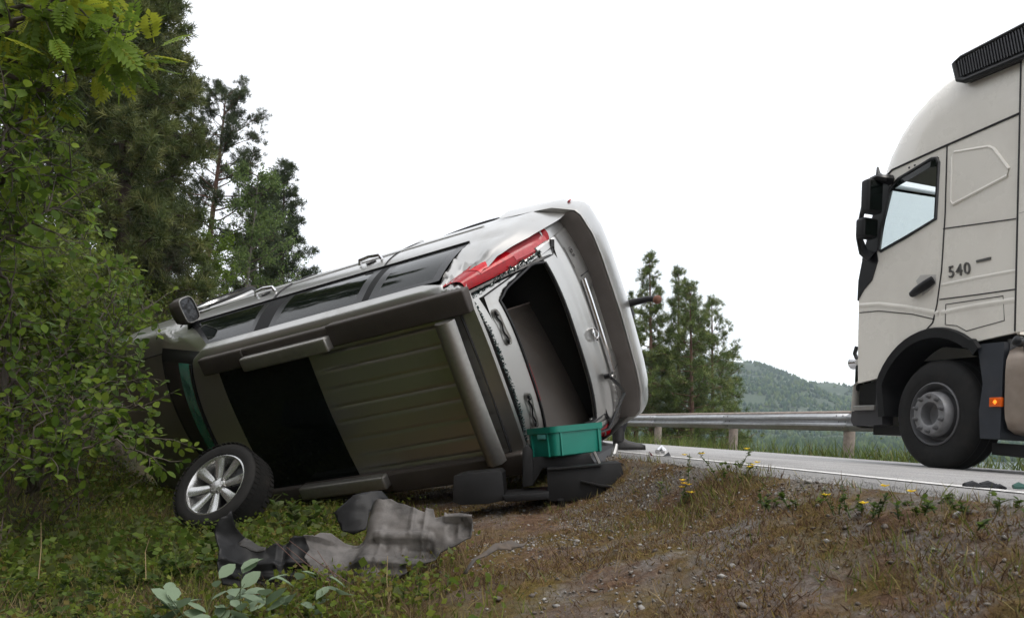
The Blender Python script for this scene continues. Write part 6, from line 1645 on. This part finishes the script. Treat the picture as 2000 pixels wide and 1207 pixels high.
blades('verge_grass', 46000, (1.30, 2.04), (.9, 12), lambda la, s, x, y: (.08 + .9 * clump(x, y, 1.9, 53, .45, .62)) * smooth(1.30, 1.7, la), .050, .004, gpal + dpal, 'grass fringe along the broken asphalt edge', .5)
blades('far_verge_grass', 26000, (8.95, 13.5), (4, 34), lambda la, s, x, y: .35 + .65 * clump(x, y, .8, 57, .4, .6), .28, .016, [(.10, .14, .03), (.13, .17, .035), (.16, .16, .05), (.075, .11, .025)], 'tall grass and weeds beyond the guardrail', .4)
blades('heath_twigs', 50000, (-14, -1.45), (3, 30), lambda la, s, x, y: .3 + .7 * clump(x, y, .6, 59, .4, .6), .22, .012, [(.085, .06, .052), (.065, .045, .040), (.10, .085, .05), (.06, .065, .025)], 'purple brown heather covering the bank', .7)
def leaf_cover(name, n, lat_rng, s_rng, dens, h, leaf, pal, label):
    x, y, lat, s = scatter(n, lat_rng, s_rng, dens); n = len(x)
    pos = np.stack([x, y, ground_z(x, y) + rng.random(n) ** 1.5 * h], 1)
    R_ = rot_from(np.stack([rng.normal(0, 1, n), rng.normal(0, 1, n), rng.uniform(-.1, .9, n)], 1), rng.uniform(0, 6.28, n))
    V, F = instances(SIMPLE_V * np.array([1.2, 1, 1]), SIMPLE_F, pos, R_, leaf * rng.uniform(.5, 1.4, n))
    return obj(name, fast_mesh(name, V, F, np.repeat(wcolors(n, pal, .3), 4, 0)), M['leaf'], None, kind='stuff', label=label, category='ground cover')
leaf_cover('bilberry_cover', 100000, (-2.2, .95), (1.4, 9), lambda la, s, x, y: (.14 + .86 * clump(x, y, 1.4, 63, .44, .58)) * smooth(.9, .0, la + .4 * (fbm(x * 1.4, y * 1.4, 8) - .5)), .095, .026, [(.11, .155, .022), (.145, .19, .028), (.185, .22, .036), (.16, .13, .035)], 'low bilberry and herb leaves covering the ditch')
leaf_cover('herb_cover', 12000, (-2.0, .7), (1.4, 8), lambda la, s, x, y: clump(x, y, .9, 81, .46, .60) * smooth(.7, .0, la), .14, .048, [(.085, .135, .022), (.12, .17, .03), (.10, .12, .04)], 'broad-leaved herbs scattered through the ditch')
leaf_cover('bank_cover', 70000, (-14, -1.4), (3, 32), lambda la, s, x, y: clump(x, y, .45, 67, .45, .58), .35, .045, [(.05, .075, .016), (.07, .095, .02), (.085, .105, .025)], 'green undergrowth patches on the bank')
leaf_cover('shrub_cover', 9000, (10, 15), (6, 34), lambda la, s, x, y: clump(x, y, .5, 69, .46, .58), .9, .05, [(.09, .135, .025), (.12, .16, .03), (.07, .105, .02)], 'green shrubs and weeds growing on the slope below the guardrail')
# gravel
oc_v = np.array([(1, 0, 0), (-1, 0, 0), (0, 1, 0), (0, -1, 0), (0, 0, .7), (0, 0, -.7), (.7, .7, .2), (-.7, -.6, .25)], float)
oc_f = np.array([(0, 6, 4), (6, 2, 4), (2, 1, 4), (1, 7, 4), (7, 3, 4), (3, 0, 4), (6, 0, 5), (2, 6, 5), (1, 2, 5), (7, 1, 5), (3, 7, 5), (0, 3, 5)])
x, y, lat, s = scatter(480, (.2, 2.0), (.9, 5), lambda la, s, x, y: .6 + 0 * la)
# (larger lumps of stone and clods are mixed into the gravel below)
bigx, bigy = x, y
x, y, lat, s = scatter(36000, (-.1, 2.03), (.9, 7), lambda la, s, x, y: (.05 + .95 * clump(x, y, 1.6, 71, .46, .60)) * smooth(.1, 1.2, la - .12 * (s - 2.5) + .5 * (fbm(x, y, 6) - .5)))
n = len(x); sz = .0042 + .008 * rng.random(n) ** 3 + .012 * (rng.random(n) < .02) * rng.random(n)
x = np.r_[x, bigx]; y = np.r_[y, bigy]; sz = np.r_[sz, .009 + .016 * rng.random(len(bigx)) ** 4]; n = len(x)
pos = np.stack([x, y, ground_z(x, y) + sz * .15], 1)
R_ = rot_from(rng.normal(0, 1, (n, 3)) * np.array([.4, .4, 0]) + np.array([0, 0, 1]), rng.uniform(0, 6.28, n))
V, F = instances(oc_v, oc_f, pos, R_, np.stack([sz, sz * rng.uniform(.6, 1, n), sz * rng.uniform(.5, .9, n)], 1))
obj('gravel', fast_mesh('gravel', V, F, np.repeat(wcolors(n, [(.16, .145, .13), (.22, .21, .195), (.11, .093, .08), (.30, .29, .275)], .25), 8, 0)), M['stone'], None, kind='stuff', label='loose grey gravel on the road verge', category='gravel')
# a few long dry stalks
for k, (a, b_, Y0__, c_, d_, Y1__) in enumerate(((660, 1145, 3.2, 560, 1068, 3.3), (700, 1150, 3.15, 565, 1055, 3.35), (672, 1150, 3.2, 620, 1075, 3.25), (640, 1150, 3.25, 530, 1050, 3.35))):
    p0, p1 = P(a, b_, Y0__), P(c_, d_, Y1__); t = thing('dry_stalk', 'thin reddish dry stalk leaning over the torn grey shield', 'stalk', loc=p0, group='dry stalks on the shield')
    MB().tube([np.zeros(3), (p1 - p0) * .5 + np.array([0, 0, -.006]), p1 - p0], [.0022, .0018, .0010], 5).build('stem', mat('red_brown_stalk', (.13, .07, .055), .8) if k == 0 else bpy.data.materials['red_brown_stalk'], t)
for px, py, Y, tx, ty, lab in ((285, 1130, 3.3, 292, 1050, 'upright pale dry stem beside the willow shoots'), (75, 1130, 3.3, 80, 1020, 'tall pale dry stem at the verge end'), (760, 1190, 2.9, 757, 1085, 'upright dry stalk in front of the torn shield')):
    p0, p1 = P(px, py, Y), P(tx, ty, Y); t = thing('dry_stalk', lab, 'stalk', loc=p0)
    MB().tube([np.zeros(3), (p1 - p0) * .55 + rng.normal(0, .01, 3), p1 - p0], [.002, .0018, .001], 5).build('stem', mat('straw', (.32, .24, .13), .8) if 'straw' not in bpy.data.materials else bpy.data.materials['straw'], t)
# ------------------------------------------------------------------ haze: one closed box of even, thin air
hz = MB().box((100, 550, CZ + 60), (2300, 1700, 150)).build('haze', None, None)
hz["kind"] = 'stuff'; hz["label"] = 'thin pale haze over the lake valley'; hz["category"] = 'haze'
hm = bpy.data.materials.new('haze'); hm.use_nodes = True
nt = hm.node_tree; nt.nodes.remove(nt.nodes["Principled BSDF"])
pv = nt.nodes.new("ShaderNodeVolumePrincipled"); pv.inputs["Color"].default_value = (.78, .89, 1.0, 1); pv.inputs["Density"].default_value = .00026; pv.inputs["Anisotropy"].default_value = .2
nt.links.new(pv.outputs[0], nt.nodes["Material Output"].inputs["Volume"])
hz.data.materials.append(hm)
